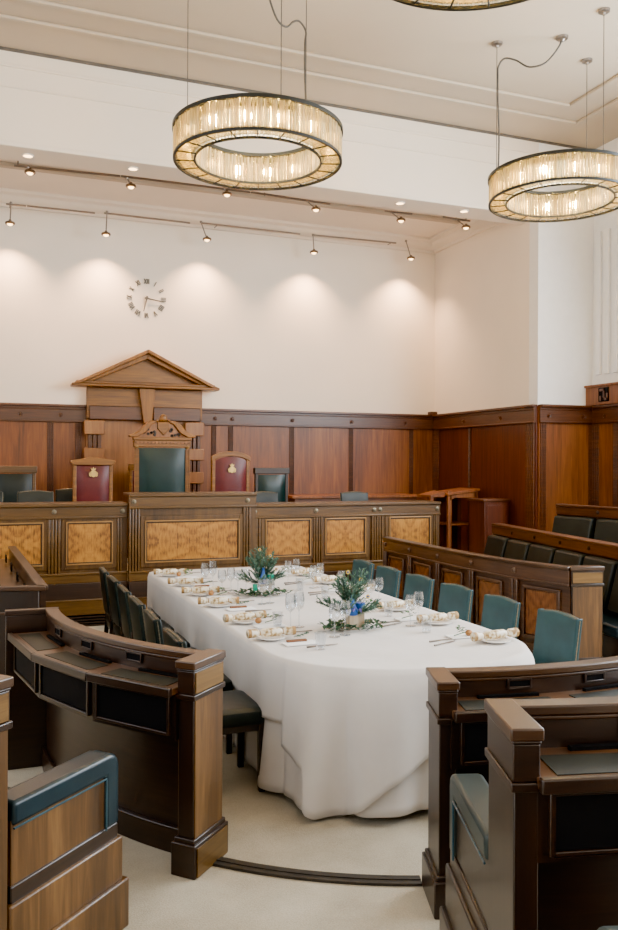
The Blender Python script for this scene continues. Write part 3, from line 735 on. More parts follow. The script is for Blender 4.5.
for s in (-1, 1):
    sw = [(.36, 2.13), (.37, 2.155), (.31, 2.175), (.25, 2.22), (.2, 2.29), (.14, 2.34), (.08, 2.35), (.07, 2.32), (.12, 2.30), (.15, 2.25), (.19, 2.19), (.25, 2.15), (.28, 2.13)]
    MB().plate([(TX+s*x, z) for x, z in [(x_*1.2, z_) for x_, z_ in sw]], YC-.05, YC+.06).build('swan_neck', MT['surr_v'], T, .008)
    m = MB()
    for k in range(12): m.ball((TX+s*(.1+.16*random.random()), YC-.02, 2.15+.09*random.random()), .022, 6)
    m.build('carved_scroll', MT['dais_d'], T)
    MB().lathe([(.03, 0), (.03, .015), (.018, .02), (.012, .03), (0, .031)], (TX+s*.337, YC, 2.01), 12, (0, -1, 0)).build('rosette', MT['gold_line'], T)
    m = MB()
    for k in (-1, 0, 1): m.box(TX+s*.337+k*.022-.007, TX+s*.337+k*.022+.007, YC-.012, YC, ZF+.5, 1.97)
    m.build('fluted_face', MT['surr_h'], T)
m = MB(); m.plate([(TX-.075, 2.33), (TX+.075, 2.33), (TX+.08, 2.24), (TX, 2.15), (TX-.08, 2.24)], YC-.08, YC-.02); m.ball((TX, YC-.05, 2.38), .055, 10, (1, .5, 1))
for k in range(5): m.ball((TX-.08+k*.04, YC-.05, 2.345+.02*(k % 2)), .022, 6)
m.build('carved_shield', MT['surr_h'], T, .01)
armchair('oxblood_armchair', 'oxblood leather high-backed chair with gilt crest, left of the green throne', 'chair', pY(93, 480, 11).x, 11.0, .50, 1.87, MT['lea_red'], True, True, 'crested oxblood chairs')
armchair('oxblood_armchair', 'oxblood leather arch-topped chair with gilt crest, right of the green throne', 'chair', pY(231, 480, 11).x, 11.0, .53, 1.955, MT['lea_red'], False, True, 'crested oxblood chairs', arch=1)
armchair('oxblood_armchair', 'oxblood chair mostly hidden behind the left edge of the green throne', 'chair', pY(146, 480, 11.75).x, 11.75, .46, 1.78, MT['lea_red'], False, False, None)
armchair('green_armchair', 'dark green leather chair in a plain timber frame at the far left', 'chair', pY(13, 480, 11.3).x, 11.3, .56, 1.745, MT['lea_dark'], False, False, None, 'dais_h')
armchair('green_armchair', 'dark green leather chair in a dark frame, right of the arch-topped chair', 'chair', pY(272, 480, 11.3).x, 11.3, .50, 1.73, MT['lea_throne'], False, False, None, 'dais_d')
for px, py, Yy, lb in ((35.5, 490, 10.25, 'low green-grey leather chair behind the desk, right of the framed green chair'), (-16, 490, 10.25, 'low green leather chair cut by the left photo edge'), (71, 488, 11.75, 'low dark green chair back just left of the crested oxblood chair'), (263, 491, 10.25, 'low grey-green leather chair in front of the dark-framed green chair'), (354, 491, 10.25, 'lone low grey-green leather chair behind the right wing of the desk')):
    p = pY(px, py, Yy); d = dup(chL if 'dark green' in lb else chR, (p.x, Yy-.25, p.z-.885), radians(-90), lb, mats={'backrest': MT['lea_bench'], 'seat': MT['lea_bench']}, scale=1.0)
    d['group'] = 'low chairs behind the raised desk'
    d.location.z = max(p.z-.875, .42)
# rear table, lectern, cabinet
rt = thing('side_table', 'low reddish timber side table along the back panelling behind the desk', 'table', (5.2, 11.7, ZF))
MB().box(4.2, 6.35, 11.5, 12.05, 1.27, 1.31).build('tabletop', MT['dado_v'], rt, .006)
MB().box(4.25, 6.3, 11.54, 12.0, 1.17, 1.27).build('apron', MT['dado_h'], rt, .004)
for x in (4.28, 6.24):
    for y in (11.55, 11.96): MB().box(x, x+.06, y, y+.05, ZF, 1.2).build('leg', MT['dado_h'], rt, .004)
le = thing('lectern', 'open reddish timber lectern with a sloping top beside the right wing of the desk', 'lectern', (6.4, 10.75, ZF))
l0, l1, l2 = pY(424, 490, 10.75).x, pY(446.5, 497, 10.6).x, pY(472.5, 488, 10.6).x
ya, yb = 10.5, 10.95
for s, nm in ((l1, 'side_frame'), (l2, 'side_frame')):
    MB().box(s-.03, s+.03, ya, ya+.05, ZF, 1.40).box(s-.03, s+.03, yb, yb+.05, ZF, 1.40).build('post', MT['dado_v'], le, .006)
def hx(b, t): return MB().hexa(b, t)
hx([(l1-.05, ya-.03, 1.335), (l2+.05, ya-.03, 1.40), (l2+.05, yb+.08, 1.40), (l1-.05, yb+.08, 1.335)], [(l1-.05, ya-.03, 1.37), (l2+.05, ya-.03, 1.435), (l2+.05, yb+.08, 1.435), (l1-.05, yb+.08, 1.37)]).build('top', MT['dado_v'], le, .006)
MB().plate([(l1, 1.34), (l2, 1.40), (l2, 1.28), (l2-.08, 1.3), (l1+.08, 1.3), (l1, 1.26)], ya, ya+.03).build('front_apron', MT['dado_v'], le, .004)
MB().box(l1, l2, ya, yb, .9, .925).build('shelf', MT['dado_v'], le, .004)
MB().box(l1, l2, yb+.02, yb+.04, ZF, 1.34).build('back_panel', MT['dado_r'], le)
hx([(l0, ya+.05, 1.31), (l1-.05, ya+.05, 1.31), (l1-.05, yb, 1.31), (l0, yb, 1.31)], [(l0, ya+.05, 1.34), (l1-.05, ya+.05, 1.39), (l1-.05, yb, 1.39), (l0, yb, 1.34)]).build('side_leaf', MT['dado_v'], le, .004)
MB().box(l0, l0+.05, ya+.05, ya+.1, ZF, 1.31).build('post', MT['dado_v'], le, .004)
cb = thing('low_cabinet', 'low dark timber cabinet against the alcove side panelling, right of the lectern', 'cabinet', (6.72, 10.1, 0))
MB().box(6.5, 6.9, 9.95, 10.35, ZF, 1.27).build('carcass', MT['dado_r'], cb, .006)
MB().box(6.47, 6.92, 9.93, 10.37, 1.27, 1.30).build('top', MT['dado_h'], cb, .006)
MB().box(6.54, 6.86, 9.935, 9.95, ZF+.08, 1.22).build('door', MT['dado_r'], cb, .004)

# ------------------------------------------------------------------ council desks (curved)
def end_post(t, q, zt, body='post_v', frieze='post_h', zb0=0):
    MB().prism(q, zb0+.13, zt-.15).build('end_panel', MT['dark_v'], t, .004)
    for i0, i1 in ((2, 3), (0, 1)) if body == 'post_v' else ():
        # pale slabs: light on the broad faces put into colour, dark core as shade
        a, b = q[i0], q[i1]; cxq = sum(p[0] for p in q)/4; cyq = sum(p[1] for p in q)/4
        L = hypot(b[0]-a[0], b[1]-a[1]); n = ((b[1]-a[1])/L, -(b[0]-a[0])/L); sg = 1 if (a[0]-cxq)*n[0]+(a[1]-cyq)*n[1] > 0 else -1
        MB().slab(lerp(a, b, .03), lerp(a, b, .97), 0, .005*sg, zb0+.16, zt-.16).build('end_lit_face', MT[body], t)
        MB().slab(lerp(a, b, .03), lerp(a, b, .97), .002*sg, .008*sg, zt-.135, zt-.045).build('frieze_lit_face', MT[frieze], t)
        MB().slab(lerp(a, b, -.02), lerp(a, b, 1.02), .02*sg, .027*sg, zb0+.005, zb0+.13).build('plinth_lit_face', MT[frieze], t)
    MB().prism(grow(q, .01), zt-.165, zt-.14).prism(grow(q, .006), zt-.04, zt-.03).build('end_moulding', MT['dark_h'], t, .004)
    MB().prism(grow(q, .003), zt-.14, zt-.04).build('frieze', MT['dark_h'], t, .003)
    MB().prism(grow(q, .012), zt-.03, zt+.004).build('end_cap', MT['cap'], t, .005)
    MB().prism(grow(q, .022), zb0, zb0+.145).prism(grow(q, .012), zb0+.14, zb0+.165).build('plinth', MT['dark_h'], t, .005)
def curved_desk(label, r, t0, t1, q, zt, zd, depth, facets, body='post_v', frieze='post_h', far=True, pk=(.25, .5, .75), clr='cap'):
    mid = pol(r+.1, (t0+t1)/2)
    t = thing('council_desk', label, 'desk', (mid[0], mid[1], 0), 'curved council desks')
    pa = arc(r, t0, t1, 40)
    MB().ribbon(pa, -.025, .025, .05, zt-.03).build('rail_board', MT['dark_h'], t)
    MB().ribbon(pa, -.04, .035, zt-.03, zt).ribbon(pa, -.034, .030, zt-.045, zt-.03).build('rail_cap', MT[clr], t, .005)
    MB().ribbon(pa, -.04, -.025, 0, .14).ribbon(pa, .025, .05, 0, .12).build('baseboard', MT['dark_h'], t, .004)
    for k in pk:
        a = t0+(t1-t0)*k; w = 1.6/r*2
        ps = [pol(r, a-w), pol(r, a+w)]; nm = MB().slab(ps[0], ps[1], .024, .033, zd+.035, zt-.045)
        nm.build('plaque', MT['black'], t, .003)
        MB().frame(ps[0], ps[1], .025, .037, zd+.03, zt-.04, .008).build('plaque_frame', MT['dark_h'], t, .002)
    # desk top: facets in front of the rail
    V = [pol(r+depth, a) for a in facets]
    inner = [pol(r+.02, a) for a in [facets[0]+(facets[-1]-facets[0])*i/20 for i in range(21)]]
    MB().prism(V+list(reversed(inner)), zd-.03, zd).build('desk_top', MT['desk_w'], t, .004)
    m = MB()
    for a, b in zip(V[:-1], V[1:]): m.slab(a, b, -.012, .014, zd-.035, zd+.006)
    m.build('desk_edge', MT['dark_h'], t, .005)
    for i in range(len(facets)-1):
        a0, a1 = facets[i], facets[i+1]; d = (a1-a0)
        b0, b1 = a0+d*.10, a1-d*.10
        k = cos(radians(d/2))
        qd = [pol((r+depth)*k-.02, b0), pol((r+depth)*k-.02, b1), pol(r+depth*.34, b1), pol(r+depth*.34, (b0+b1)/2), pol(r+depth*.34, b0)]
        MB().prism(qd, zd, zd+.003).build('leather_inset', MT['inset'], t)
        MB().slab(pol(r+.045, b0+d*.2), pol(r+.045, b1-d*.05), -.005, .015, zd, zd+.012).build('pen_tray', MT['black'], t)
        p0, p1 = V[i], V[i+1]
        MB().slab(lerp(p0, p1, .0), lerp(p0, p1, 1), -.05, -.03, zd-.21, zd-.035).build('fascia', MT['dark_v'], t)
        pf = MB().slab(lerp(p0, p1, .09), lerp(p0, p1, .92), -.03, -.022, zd-.195, zd-.05).build('fascia_inset', MT['black'], t)
        MB().frame(lerp(p0, p1, .06), lerp(p0, p1, .95), -.03, -.014, zd-.21, zd-.038, .013).build('inset_frame', MT['dark_h'], pf, .003)
    m = MB()
    for a, b in zip(V[:-1], V[1:]): m.slab(a, b, -.20, -.03, zd-.23, zd-.205)
    m.build('desk_underside', MT['dark_v'], t)
    if far:
        qq = [pol(r-.04, t0), pol(r+depth+.02, t0), pol(r+depth+.02, t0-1.2), pol(r-.04, t0-1.2)]
        MB().prism(qq, 0, zt-.03).prism(grow(qq, .004), zt-.03, zt).build('far_end_panel', MT['dark_h'], t, .004)
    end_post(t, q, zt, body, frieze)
    return t
qL1 = [pol(2.03, 223.1), pol(2.28, 223.1), pol(2.28, 225.1), pol(2.03, 225.1)]
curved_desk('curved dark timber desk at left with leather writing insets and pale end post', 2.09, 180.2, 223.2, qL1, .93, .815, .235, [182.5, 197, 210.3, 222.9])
qR1 = [pol(2.165, 252.85), pol(2.395, 252.85), pol(2.395, 251.2), pol(2.165, 251.2)]
curved_desk('curved dark timber desk at right, nearest the round end of the table', 2.19, 251.5, 290, qR1, .93, .82, .25, [252.4, 265, 278, 290], 'dark_v', 'dark_h', False)
qR2 = [pol(3.235, 251.9), pol(3.50, 251.9), pol(3.50, 250.8), pol(3.235, 250.8)]
curved_desk('tall dark timber desk nearest the camera at the right edge', 3.26, 251.2, 280, qR2, 1.10, .975, .27, [251.8, 261, 270, 280], 'dark_v', 'dark_h', False)
qL2 = [pol(3.305, 222.6), pol(3.57, 222.6), pol(3.57, 223.9), pol(3.305, 223.9)]
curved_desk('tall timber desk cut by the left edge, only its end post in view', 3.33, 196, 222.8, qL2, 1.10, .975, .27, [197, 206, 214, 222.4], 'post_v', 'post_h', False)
# straight desk further back at left
sd = thing('council_desk', 'straight dark timber desk at the left edge, between curved desk and raised desk', 'desk', (.1, 7.7, 0))
sp = [(.235, 9.1), (.36, 6.10)]
MB().ribbon(sp, -.03, .02, .02, .90).build('rail_board', MT['dark_h'], sd)
MB().ribbon(sp, -.045, .03, .90, .93).build('rail_cap', MT['cap'], sd, .005)
MB().prism([(.36-.02, 6.08), (-.05, 6.18), (-.05, 6.23), (.36, 6.14)], 0, .90).build('end_panel', MT['dark_v'], sd, .004)
MB().prism([(.385, 6.06), (-.06, 6.165), (-.05, 6.24), (.39, 6.14)], .90, .93).prism([(.375, 6.068), (-.055, 6.17), (-.05, 6.235), (.37, 6.14)], .735, .755).build('end_cap', MT['cap'], sd, .005)
MB().prism([(.33, 6.15), (.215, 9.1), (-.25, 9.1), (-.05, 6.2)], .77, .80).build('desk_top', MT['desk_w'], sd, .004)
for k in range(4):
    y0 = 6.35+k*.7; MB().prism([(.13-.02*k, y0), (.11-.02*k, y0+.5), (-.12-.03*k, y0+.5), (-.06-.03*k, y0)], .80, .803).build('leather_inset', MT['inset'], sd)
    MB().box(.26-.03*k, .275-.03*k, y0+.1, y0+.3, .82, .88).build('plaque', MT['black'], sd, .003)

struct(MB().prism([pol(3.93, 250.2), pol(3.93, 275), pol(5.0, 275), pol(5.0, 250.2)], 0, .2), 'floor', MT['dark_v'])
# benches with padded end arms (between the desk rows)
def bench_end(label, rin, rout, th, sg, zt, zb0, lea, col, seat_to, group='upholstered bench ends', seat=True):
    e = lambda r, k: pol(r, th + sg*k/r*57.3)          # k metres along the row
    mid = e((rin+rout)/2, .1)
    t = thing('bench', label, 'bench', (mid[0], mid[1], zb0), group)
    q = [e(rin, .012), e(rout, .012), e(rout, .05), e(rin, .05)]
    MB().prism(q, zb0+.40, zt-.06).build('end_panel', MT[col], t, .003)
    # inverted L pad: top strip and front strip as one leather piece
    L = rout-rin
    prof = [(-.012, .405), (-.012, zt-zb0-.05), (-.006, zt-zb0-.025), (.012, zt-zb0-.008), (.04, zt-zb0), (L, zt-zb0), (L, zt-zb0-.082), (.068, zt-zb0-.082), (.068, .405)]
    m = MB(); bot = []; top = []
    for a, z in prof:
        p = e(rin+a, 0); bot.append((p[0], p[1], zb0+z)); p = e(rin+a, .115); top.append((p[0], p[1], zb0+z))
    m.hexa(bot, top) if sg < 0 else m.hexa(top, bot)
    pd = m.build('arm_pad', lea, t, .016, 3)
    m = MB()
    for z, a0, a1 in ((zt-zb0-.084, .068, L),): m.tube([(*e(rin+a0, -.001), zb0+z), (*e(rin+a1, -.001), zb0+z)], .004, 6)
    m.tube([(*e(rin+.07, -.001), zb0+.405), (*e(rin+.07, -.001), zt-.084)], .004, 6)
    
    m.build('pad_piping', MT['piping'], pd)
    MB().prism(grow(q, .008), zb0+.35, zb0+.41).build('upper_moulding', MT['dark_h'], t, .006)
    MB().prism(grow(q, .022), zb0+.185, zb0+.355).build('upper_plinth', MT[col], t, .008)
    MB().prism(grow(q, .04), zb0, zb0+.19).build('lower_plinth', MT[col], t, .008)
    if seat:
        t0, t1 = th+sg*.13/rin*57.3, seat_to
        pa = arc((rin+rout)/2, min(t0, t1), max(t0, t1), 16); h = L/2
        MB().ribbon(pa, -h+.06, h-.02, zb0+.34, zb0+.47).build('seat_cushion', MT['lea_bench'], t, .03, 3)
        MB().ribbon(pa, -h+.1, h-.02, zb0, zb0+.34).build('seat_base', MT['dark_h'], t, .004)
        MB().ribbon(pa, h-.1, h-.02, zb0+.47, zb0+.80).build('back_cushion', MT['lea_bench'], t, .02, 3)
    return t
bench_end('bench end at lower left with blue-green leather arm pad over a timber side', 2.74, 3.28, 223.9, -1, .685, 0, MT['lea_blue'], 'post_v', 200)
bench_end('bench end between the two right-hand desks with grey-green leather arm pad', 2.70, 3.22, 250.7, 1, .695, 0, MT['lea_grey'], 'dark_v', 275)
bench_end('grey-green padded bench arm in the bottom right corner', 4.02, 4.5, 251.0, 1, .885, .2, MT['lea_grey'], 'dark_v', 262)

# front right panelled desk behind the teal chairs
bp = [(4.40, 8.85), (4.385, 8.22), (4.378, 7.6), (4.385, 6.98), (4.425, 6.36), (4.60, 5.74)]
fb = thing('panelled_desk_front', 'long low panelled timber bench front behind the teal chairs', 'bench', (4.5, 7.2, 0))
MB().ribbon(bp, -.05, 0, .1, .87).build('front_board', MT['bench_mid'], fb)
MB().ribbon(bp, -.07, .035, .90, .93).build('rail_cap', MT['cap'], fb, .006)
MB().ribbon(bp, -.05, .02, .78, .90).ribbon(bp, .0, .03, .765, .785).build('top_rail', MT['bench_mid'], fb, .004)
MB().ribbon(bp, -.05, .03, 0, .16).ribbon(bp, 0, .02, .16, .22).build('plinth', MT['bench_mid'], fb, .006)
acc = [0]
for a, b in zip(bp[:-1], bp[1:]): acc.append(acc[-1]+hypot(b[0]-a[0], b[1]-a[1]))
def along(s):
    for i in range(len(bp)-1):
        if s <= acc[i+1] or i == len(bp)-2: return lerp(bp[i], bp[i+1], (s-acc[i])/(acc[i+1]-acc[i]))
for k in range(len(bp)-1):
    a, b = bp[k], bp[k+1]; L = hypot(b[0]-a[0], b[1]-a[1]); nx, ny = (b[1]-a[1])/L, -(b[0]-a[0])/L
    p0, p1 = lerp(a, b, .22), lerp(a, b, .88)
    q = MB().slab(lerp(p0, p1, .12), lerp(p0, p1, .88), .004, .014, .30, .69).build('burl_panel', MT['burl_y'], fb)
    MB().frame(lerp(p0, p1, .03), lerp(p0, p1, .97), .0, .028, .265, .725, .03).build('panel_frame', MT['bench_mid'], q, .006)
    p2, p3 = lerp(a, b, .03), lerp(a, b, .17)
    MB().slab(p2, lerp(p2, p3, .45), 0, .035, .2, .77).slab(lerp(p2, p3, .55), p3, 0, .035, .2, .77).build('fluted_stile', MT['bench_mid'], fb, .006)
    p = lerp(a, b, .10)
    MB().lathe([(.026, .018), (.026, .03), (.018, .033), (.012, .042), (0, .043)], (p[0], p[1], .845), 12, (nx, ny, 0)).build('roundel', MT['bench_mid'], fb)
qe = [(4.60, 5.72), (4.875, 5.66), (4.90, 5.74), (4.63, 5.80)]
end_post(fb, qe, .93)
MB().prism([(4.44, 8.8), (4.42, 7.4), (4.44, 6.5), (4.63, 5.8), (4.9, 5.76), (4.8, 6.6), (4.75, 7.4), (4.75, 8.8)], .76, .79).build('desk_top', MT['desk_w'], fb, .004)
MB().slab((4.80, 8.8), (4.92, 5.8), .0, .03, .55, .76).build('desk_back_rail', MT['bench_mid'], fb)

# benches along the right side, with padded backs
def pew(label, p0, p1, zt, seat_n, group, zs=.43, pads=.62):
    t = thing('padded_bench', label, 'bench', ((p0[0]+p1[0])/2, (p0[1]+p1[1])/2, 0), group)
    MB().slab(p0, p1, -.05, .0, .02, zt-.03).build('back_board', MT['dark_h'], t)
    MB().slab(p0, p1, -.10, .03, zt-.03, zt).slab(p0, p1, 0, .02, zt-.13, zt-.03).build('back_rail', MT['dado_h'], t, .006)
    L = hypot(p1[0]-p0[0], p1[1]-p0[1]); n = seat_n
    for k in range(n):
        a, b = lerp(p0, p1, (k+.05)/n), lerp(p0, p1, (k+.95)/n)
        dx_, dy_ = (b[0]-a[0])/hypot(b[0]-a[0], b[1]-a[1]), (b[1]-a[1])/hypot(b[0]-a[0], b[1]-a[1]); nx, ny = dy_, -dx_
        m = MB(); bot = [(a[0]+nx*.10, a[1]+ny*.10, zs+.04), (b[0]+nx*.10, b[1]+ny*.10, zs+.04), (b[0]+nx*.20, b[1]+ny*.20, zs+.04), (a[0]+nx*.20, a[1]+ny*.20, zs+.04)]
        top = [(a[0]+nx*.01, a[1]+ny*.01, zt-.14), (b[0]+nx*.01, b[1]+ny*.01, zt-.14), (b[0]+nx*.09, b[1]+ny*.09, zt-.15), (a[0]+nx*.09, a[1]+ny*.09, zt-.15)]
        if dx_*0+1: m.hexa([bot[i] for i in (3, 2, 1, 0)], [top[i] for i in (3, 2, 1, 0)])
        m.build('back_cushion', MT['lea_bench'], t, .02, 3)
        p = lerp(p0, p1, (k+.0)/n)
        if k: MB().lathe([(.022, .018), (.022, .03), (.012, .034), (0, .036)], (p[0], p[1], zt-.075), 10, (nx, ny, 0)).build('roundel', MT['dark_h'], t)
    MB().slab(p0, p1, .10, .42, zs-.10, zs).build('seat_cushion', MT['lea_blue'], t, .03, 3)
    MB().slab(p0, p1, .05, .40, .02, zs-.10).build('seat_base', MT['dark_h'], t, .004)
    return t
pew('long dark leather-backed bench behind the panelled bench front at right', (5.98, 8.95), (5.33, 5.45), 1.05, 6, 'dark padded benches at right')
pew('dark leather-backed bench against the right wall, furthest back', (6.70, 8.62), (6.95, 6.6), 1.30, 3, 'dark padded benches at right', .62)

# carpet edge strip joining the two curved desks
st = MB().ribbon(arc(2.12, 225.6, 250.6, 24), -.036, .036, 0, .012).ribbon(arc(2.12, 225.6, 250.6, 24), -.006, .006, .012, .016)
tag(st.build('floor_strip', MT['bronze'], None), 'curved dark metal threshold strip across the beige carpet, between the two curved desks', 'floor strip')

# ------------------------------------------------------------------ dining table and cloths
XA, XB, YE, YF = 1.45, 2.965, 4.42, 8.0
xc = (XA+XB)/2; hw = (XB-XA)/2; SEM = .68
def outline(n=200):
    pts = []
    k = int(n*.30)
    r = .12
    for i in range(10): a = radians(90+90*i/9); pts.append((XA+r+r*cos(a), YF-r+r*sin(a)))
    for i in range(1, k): pts.append((XA, YF-r-(YF-r-YE)*i/k))
    for i in range(n+1): a = pi+pi*i/n; e_ = 1 if cos(a) < 0 else 2/2.8; pts.append((xc+hw*(abs(cos(a))**e_)*(1 if cos(a) > 0 else -1), YE-SEM*abs(sin(a))**e_))
    for i in range(1, k): pts.append((XB, YE+(YF-r-YE)*i/k))
    for i in range(10): a = radians(90*i/9); pts.append((XB-r+r*cos(a), YF-r+r*sin(a)))
    # far edge subdivided
    for i in range(1, 12): pts.append((XB-r-(XB-XA-2*r)*i/12, YF))
    return pts
OUT = outline()
def cloth(name, ztop, hem, flare, amp, label, off0=0, seed=1):
    rnd = random.Random(seed); N = len(OUT); rows = 16
    ph = [rnd.uniform(0, 6.28) for _ in range(4)]
    s = 0; S = []
    for i in range(N): S.append(s); s += hypot(OUT[(i+1) % N][0]-OUT[i][0], OUT[(i+1) % N][1]-OUT[i][1])
    vs = []; fs = []
    nr = []
    for i in range(N):
        a, b = OUT[i-1], OUT[(i+1) % N]; d = Vector((b[0]-a[0], b[1]-a[1])).normalized(); nr.append((d.y, -d.x))
    sgn = 1
    mid = N//2
    if (OUT[mid][0]-xc)*nr[mid][0]+(OUT[mid][1]-5.5)*nr[mid][1] < 0: sgn = -1
    # flat top rings
    for k, q in enumerate((0.0, .5, .85, .97)):
        for i in range(N):
            p = OUT[i]; bx, by = xc, min(max(p[1], YE), YF-.4); vs.append((bx+(p[0]-bx)*q, by+(p[1]-by)*q, ztop))
    for j in range(rows+1):
        t = j/rows
        for i in range(N):
            p = OUT[i]; h = hem(p, S[i]/s); drop = (ztop-h)*t
            curved = max(0, min(1, (YE+.08-p[1])/.45))
            q_ = S[i]+.05*sin(S[i]*3.1)
            f1 = abs(sin(q_*7.2+.4))**.8*2-1; f2 = sin(q_*17+1.1); f3 = sin(q_*27.3+2)
            wv = f1*.6+f2*.42+f3*.26
            a_ = amp*(.16+.84*curved)
            ex = 0
            if off0 and p[1] < YE:
                an = atan2((p[1]-YE)/SEM, (p[0]-xc)/hw) % (2*pi)*180/pi
                ex = .016*max(0, min(1, (an-201.5)/2))*min(1, t*5)
            off = ex + off0 + .012*min(1, t*8)*(1 if off0 else .6) + flare*(.12+.88*curved)*drop + a_*wv*(drop/.7)**1.1
            z = ztop-drop + (-.0 if j else 0)
            vs.append((p[0]+sgn*nr[i][0]*off, p[1]+sgn*nr[i][1]*off, z))
    R = 4+rows+1
    for j in range(R-1):
        for i in range(N): a = j*N+i; b = j*N+(i+1) % N; fs.append((a, b, b+N, a+N) if sgn < 0 else (a+N, b+N, b, a))
    m = MB().add(vs, fs)
    o = m.build(name, MT['cloth'], None, ang=180)
    so = o.modifiers.new('thick', 'SOLIDIFY'); so.thickness = .0025; so.offset = -1
    tag(o, label, 'tablecloth', None); return o
def hem_floor(p, u): return .04 + .008*sin(u*140)
def hem_over(p, u):
    # cloth hem along the perimeter: even on the long sides, a corner hanging to the floor at the near left of the round end
    if p[1] > YE+.15:
        return .42
    a = (atan2((p[1]-YE)/SEM, (p[0]-xc)/hw)) % (2*pi); d = a*180/pi
    pts = [(150, .40), (202.3, .42), (203.3, .31), (217.3, .25), (218.8, .05), (222, .02), (231, .022), (238, .09), (246, .19), (263, .33), (285, .40), (330, .42), (400, .42)]
    for (d0, z0), (d1, z1) in zip(pts[:-1], pts[1:]):
        if d0 <= d <= d1: return z0+(z1-z0)*(d-d0)/(d1-d0)
    return .42
tb = thing('banquet_table', 'long banquet table under the white tablecloths, round at the near end', 'table', (xc, 6, 0))
tq = [(xc+(p[0]-xc)*.97, (5.9+(p[1]-5.9)*.985)) for p in OUT]
MB().prism(tq, .70, .735).build('tabletop', MT['dark_v'], tb)
for x in (XA+.2, XB-.2):
    for y in (4.45, 6.2, 7.7): MB().box(x-.03, x+.03, y-.03, y+.03, 0, .70).build('leg', MT['dark_v'], tb, .004)
cloth('tablecloth', .742, hem_floor, .09, .064, 'floor-length white undercloth on the long table', 0, 3)
cloth('tablecloth', .750, hem_over, .12, .064, 'white overcloth on the long table with a corner draped to the carpet', .012, 11)
ZT = .7525

# ------------------------------------------------------------------ table settings
def make_cracker(c, ang, label, L=.30):
    t = thing('christmas_cracker', label, 'cracker', (c[0], c[1], c[2]), 'crackers laid at the place settings')
    ax = Vector((cos(ang), sin(ang), 0)); h = L/2
    pr = [(.020, -h), (.026, -h+.004), (.025, -h+.055), (.013, -h+.078), (.026, -h+.10), (.0265, 0), (.026, h-.10), (.013, h-.078), (.025, h-.055), (.026, h-.004), (.020, h)]
    cc = (c[0], c[1], c[2])
    MB().lathe(pr, cc, 16, ax).build('wrapper', MT['cracker'], t)
    for s in (-1, 1):
        a = Vector(cc)+ax*s*(h-.078)
        MB().lathe([(.0145, -.006), (.016, 0), (.0145, .006)], a, 12, ax).build('ribbon', MT['gold_paper'], t)
        a = Vector(cc)+ax*s*(h-.012)
        MB().lathe([(.0265, -.008), (.027, 0), (.0262, .0125), (.012, .0126)], a, 16, ax).build('end_band', MT['gold_paper'], t)
    return t
def plate(x, y, label, R=.085):
    m = MB().lathe([(0, 0), (R*.6, 0), (R*.68, .006), (R, .014), (R, .017), (R*.66, .010), (0, .006)], (x, y, ZT), 28)
    tag(m.build('side_plate', MT['porcelain'], None), label, 'plate', 'side plates at the place settings')
def wineglass(x, y, h, label, R=.036):
    t = thing('wine_glass', label, 'wine glass', (x, y, ZT), 'stemmed glasses on the table')
    MB().lathe([(0, .0), (.034, .0), (.034, .003), (.006, .007), (.004, .02), (.004, h*.45), (.008, h*.48), (0, h*.485)], (x, y, ZT), 16).build('stem', MT['glass'], t)
    MB().lathe([(.004, h*.47), (R*.7, h*.55), (R, h*.68), (R*.98, h*.8), (R*.8, h), (R*.775, h), (R*.95, h*.8), (R*.97, h*.68), (R*.67, h*.565), (.0, h*.50)], (x, y, ZT), 20).build('bowl', MT['glass'], t)
def tumbler(x, y, label):
    m = MB().lathe([(0, 0), (.027, 0), (.034, .095), (.032, .095), (.026, .012), (0, .012)], (x, y, ZT), 20)
    tag(m.build('tumbler', MT['glass'], None), label, 'tumbler', 'water tumblers on the table')
def cutlery(x, y, ang, kind, label, L=.2):
    ax = Vector((cos(ang), sin(ang), 0)); p = Vector((x, y, ZT+.004)); s = Vector((-sin(ang), cos(ang), 0))
    m = MB()
    m.tube([p-ax*L/2, p-ax*.02, p+ax*.03], [.006, .004, .003], 6)
    if kind == 'knife':
        a, b = p+ax*.02, p+ax*L/2
        m.hexa([a-s*.008-Vector((0, 0, .002)), b-s*.002-Vector((0, 0, .002)), b+s*.004-Vector((0, 0, .002)), a+s*.008-Vector((0, 0, .002))], [a-s*.008, b-s*.002, b+s*.004, a+s*.008])
    else:
        for k in (-1.5, -.5, .5, 1.5): m.tube([p+ax*.03+s*k*.003, p+ax*.05+s*k*.005, p+ax*L/2+s*k*.005], .0017, 5)
    tag(m.build(kind, MT['steel'], None), label, kind, 'silver cutlery on the table')
def walnut(x, y, label, z=.02):
    m = MB().ball((x, y, ZT+z), .022, 12, (1.05, .95, .9)); o = m.build('walnut', MT['walnut'], None); tag(o, label, 'walnut', 'walnuts at the place settings')
def sprig(x, y, ang, kind, label):
    m = MB(); ax = Vector((cos(ang), sin(ang), 0)); p = Vector((x, y, ZT+.03))
    if kind == 'leafy_sprig':
        m.tube([p-ax*.05-Vector((0, 0, .012)), p+ax*.045], .003, 5)
        for k in range(14):
            q = p+ax*random.uniform(-.04, .04)+Vector((random.uniform(-.02, .02), random.uniform(-.02, .02), random.uniform(0, .03)))
            leafq(m, q, random.uniform(0, 6.28), .032, .018)
        o = m.build(kind, MT['leaf'], None, smooth=False)
    else:
        needle(m, p-ax*.05, p+ax*.06+Vector((0, 0, .012)), .022, 40); o = m.build(kind, MT['fir'], None, smooth=False)
    tag(o, label, 'sprig', 'green sprigs at the place settings')
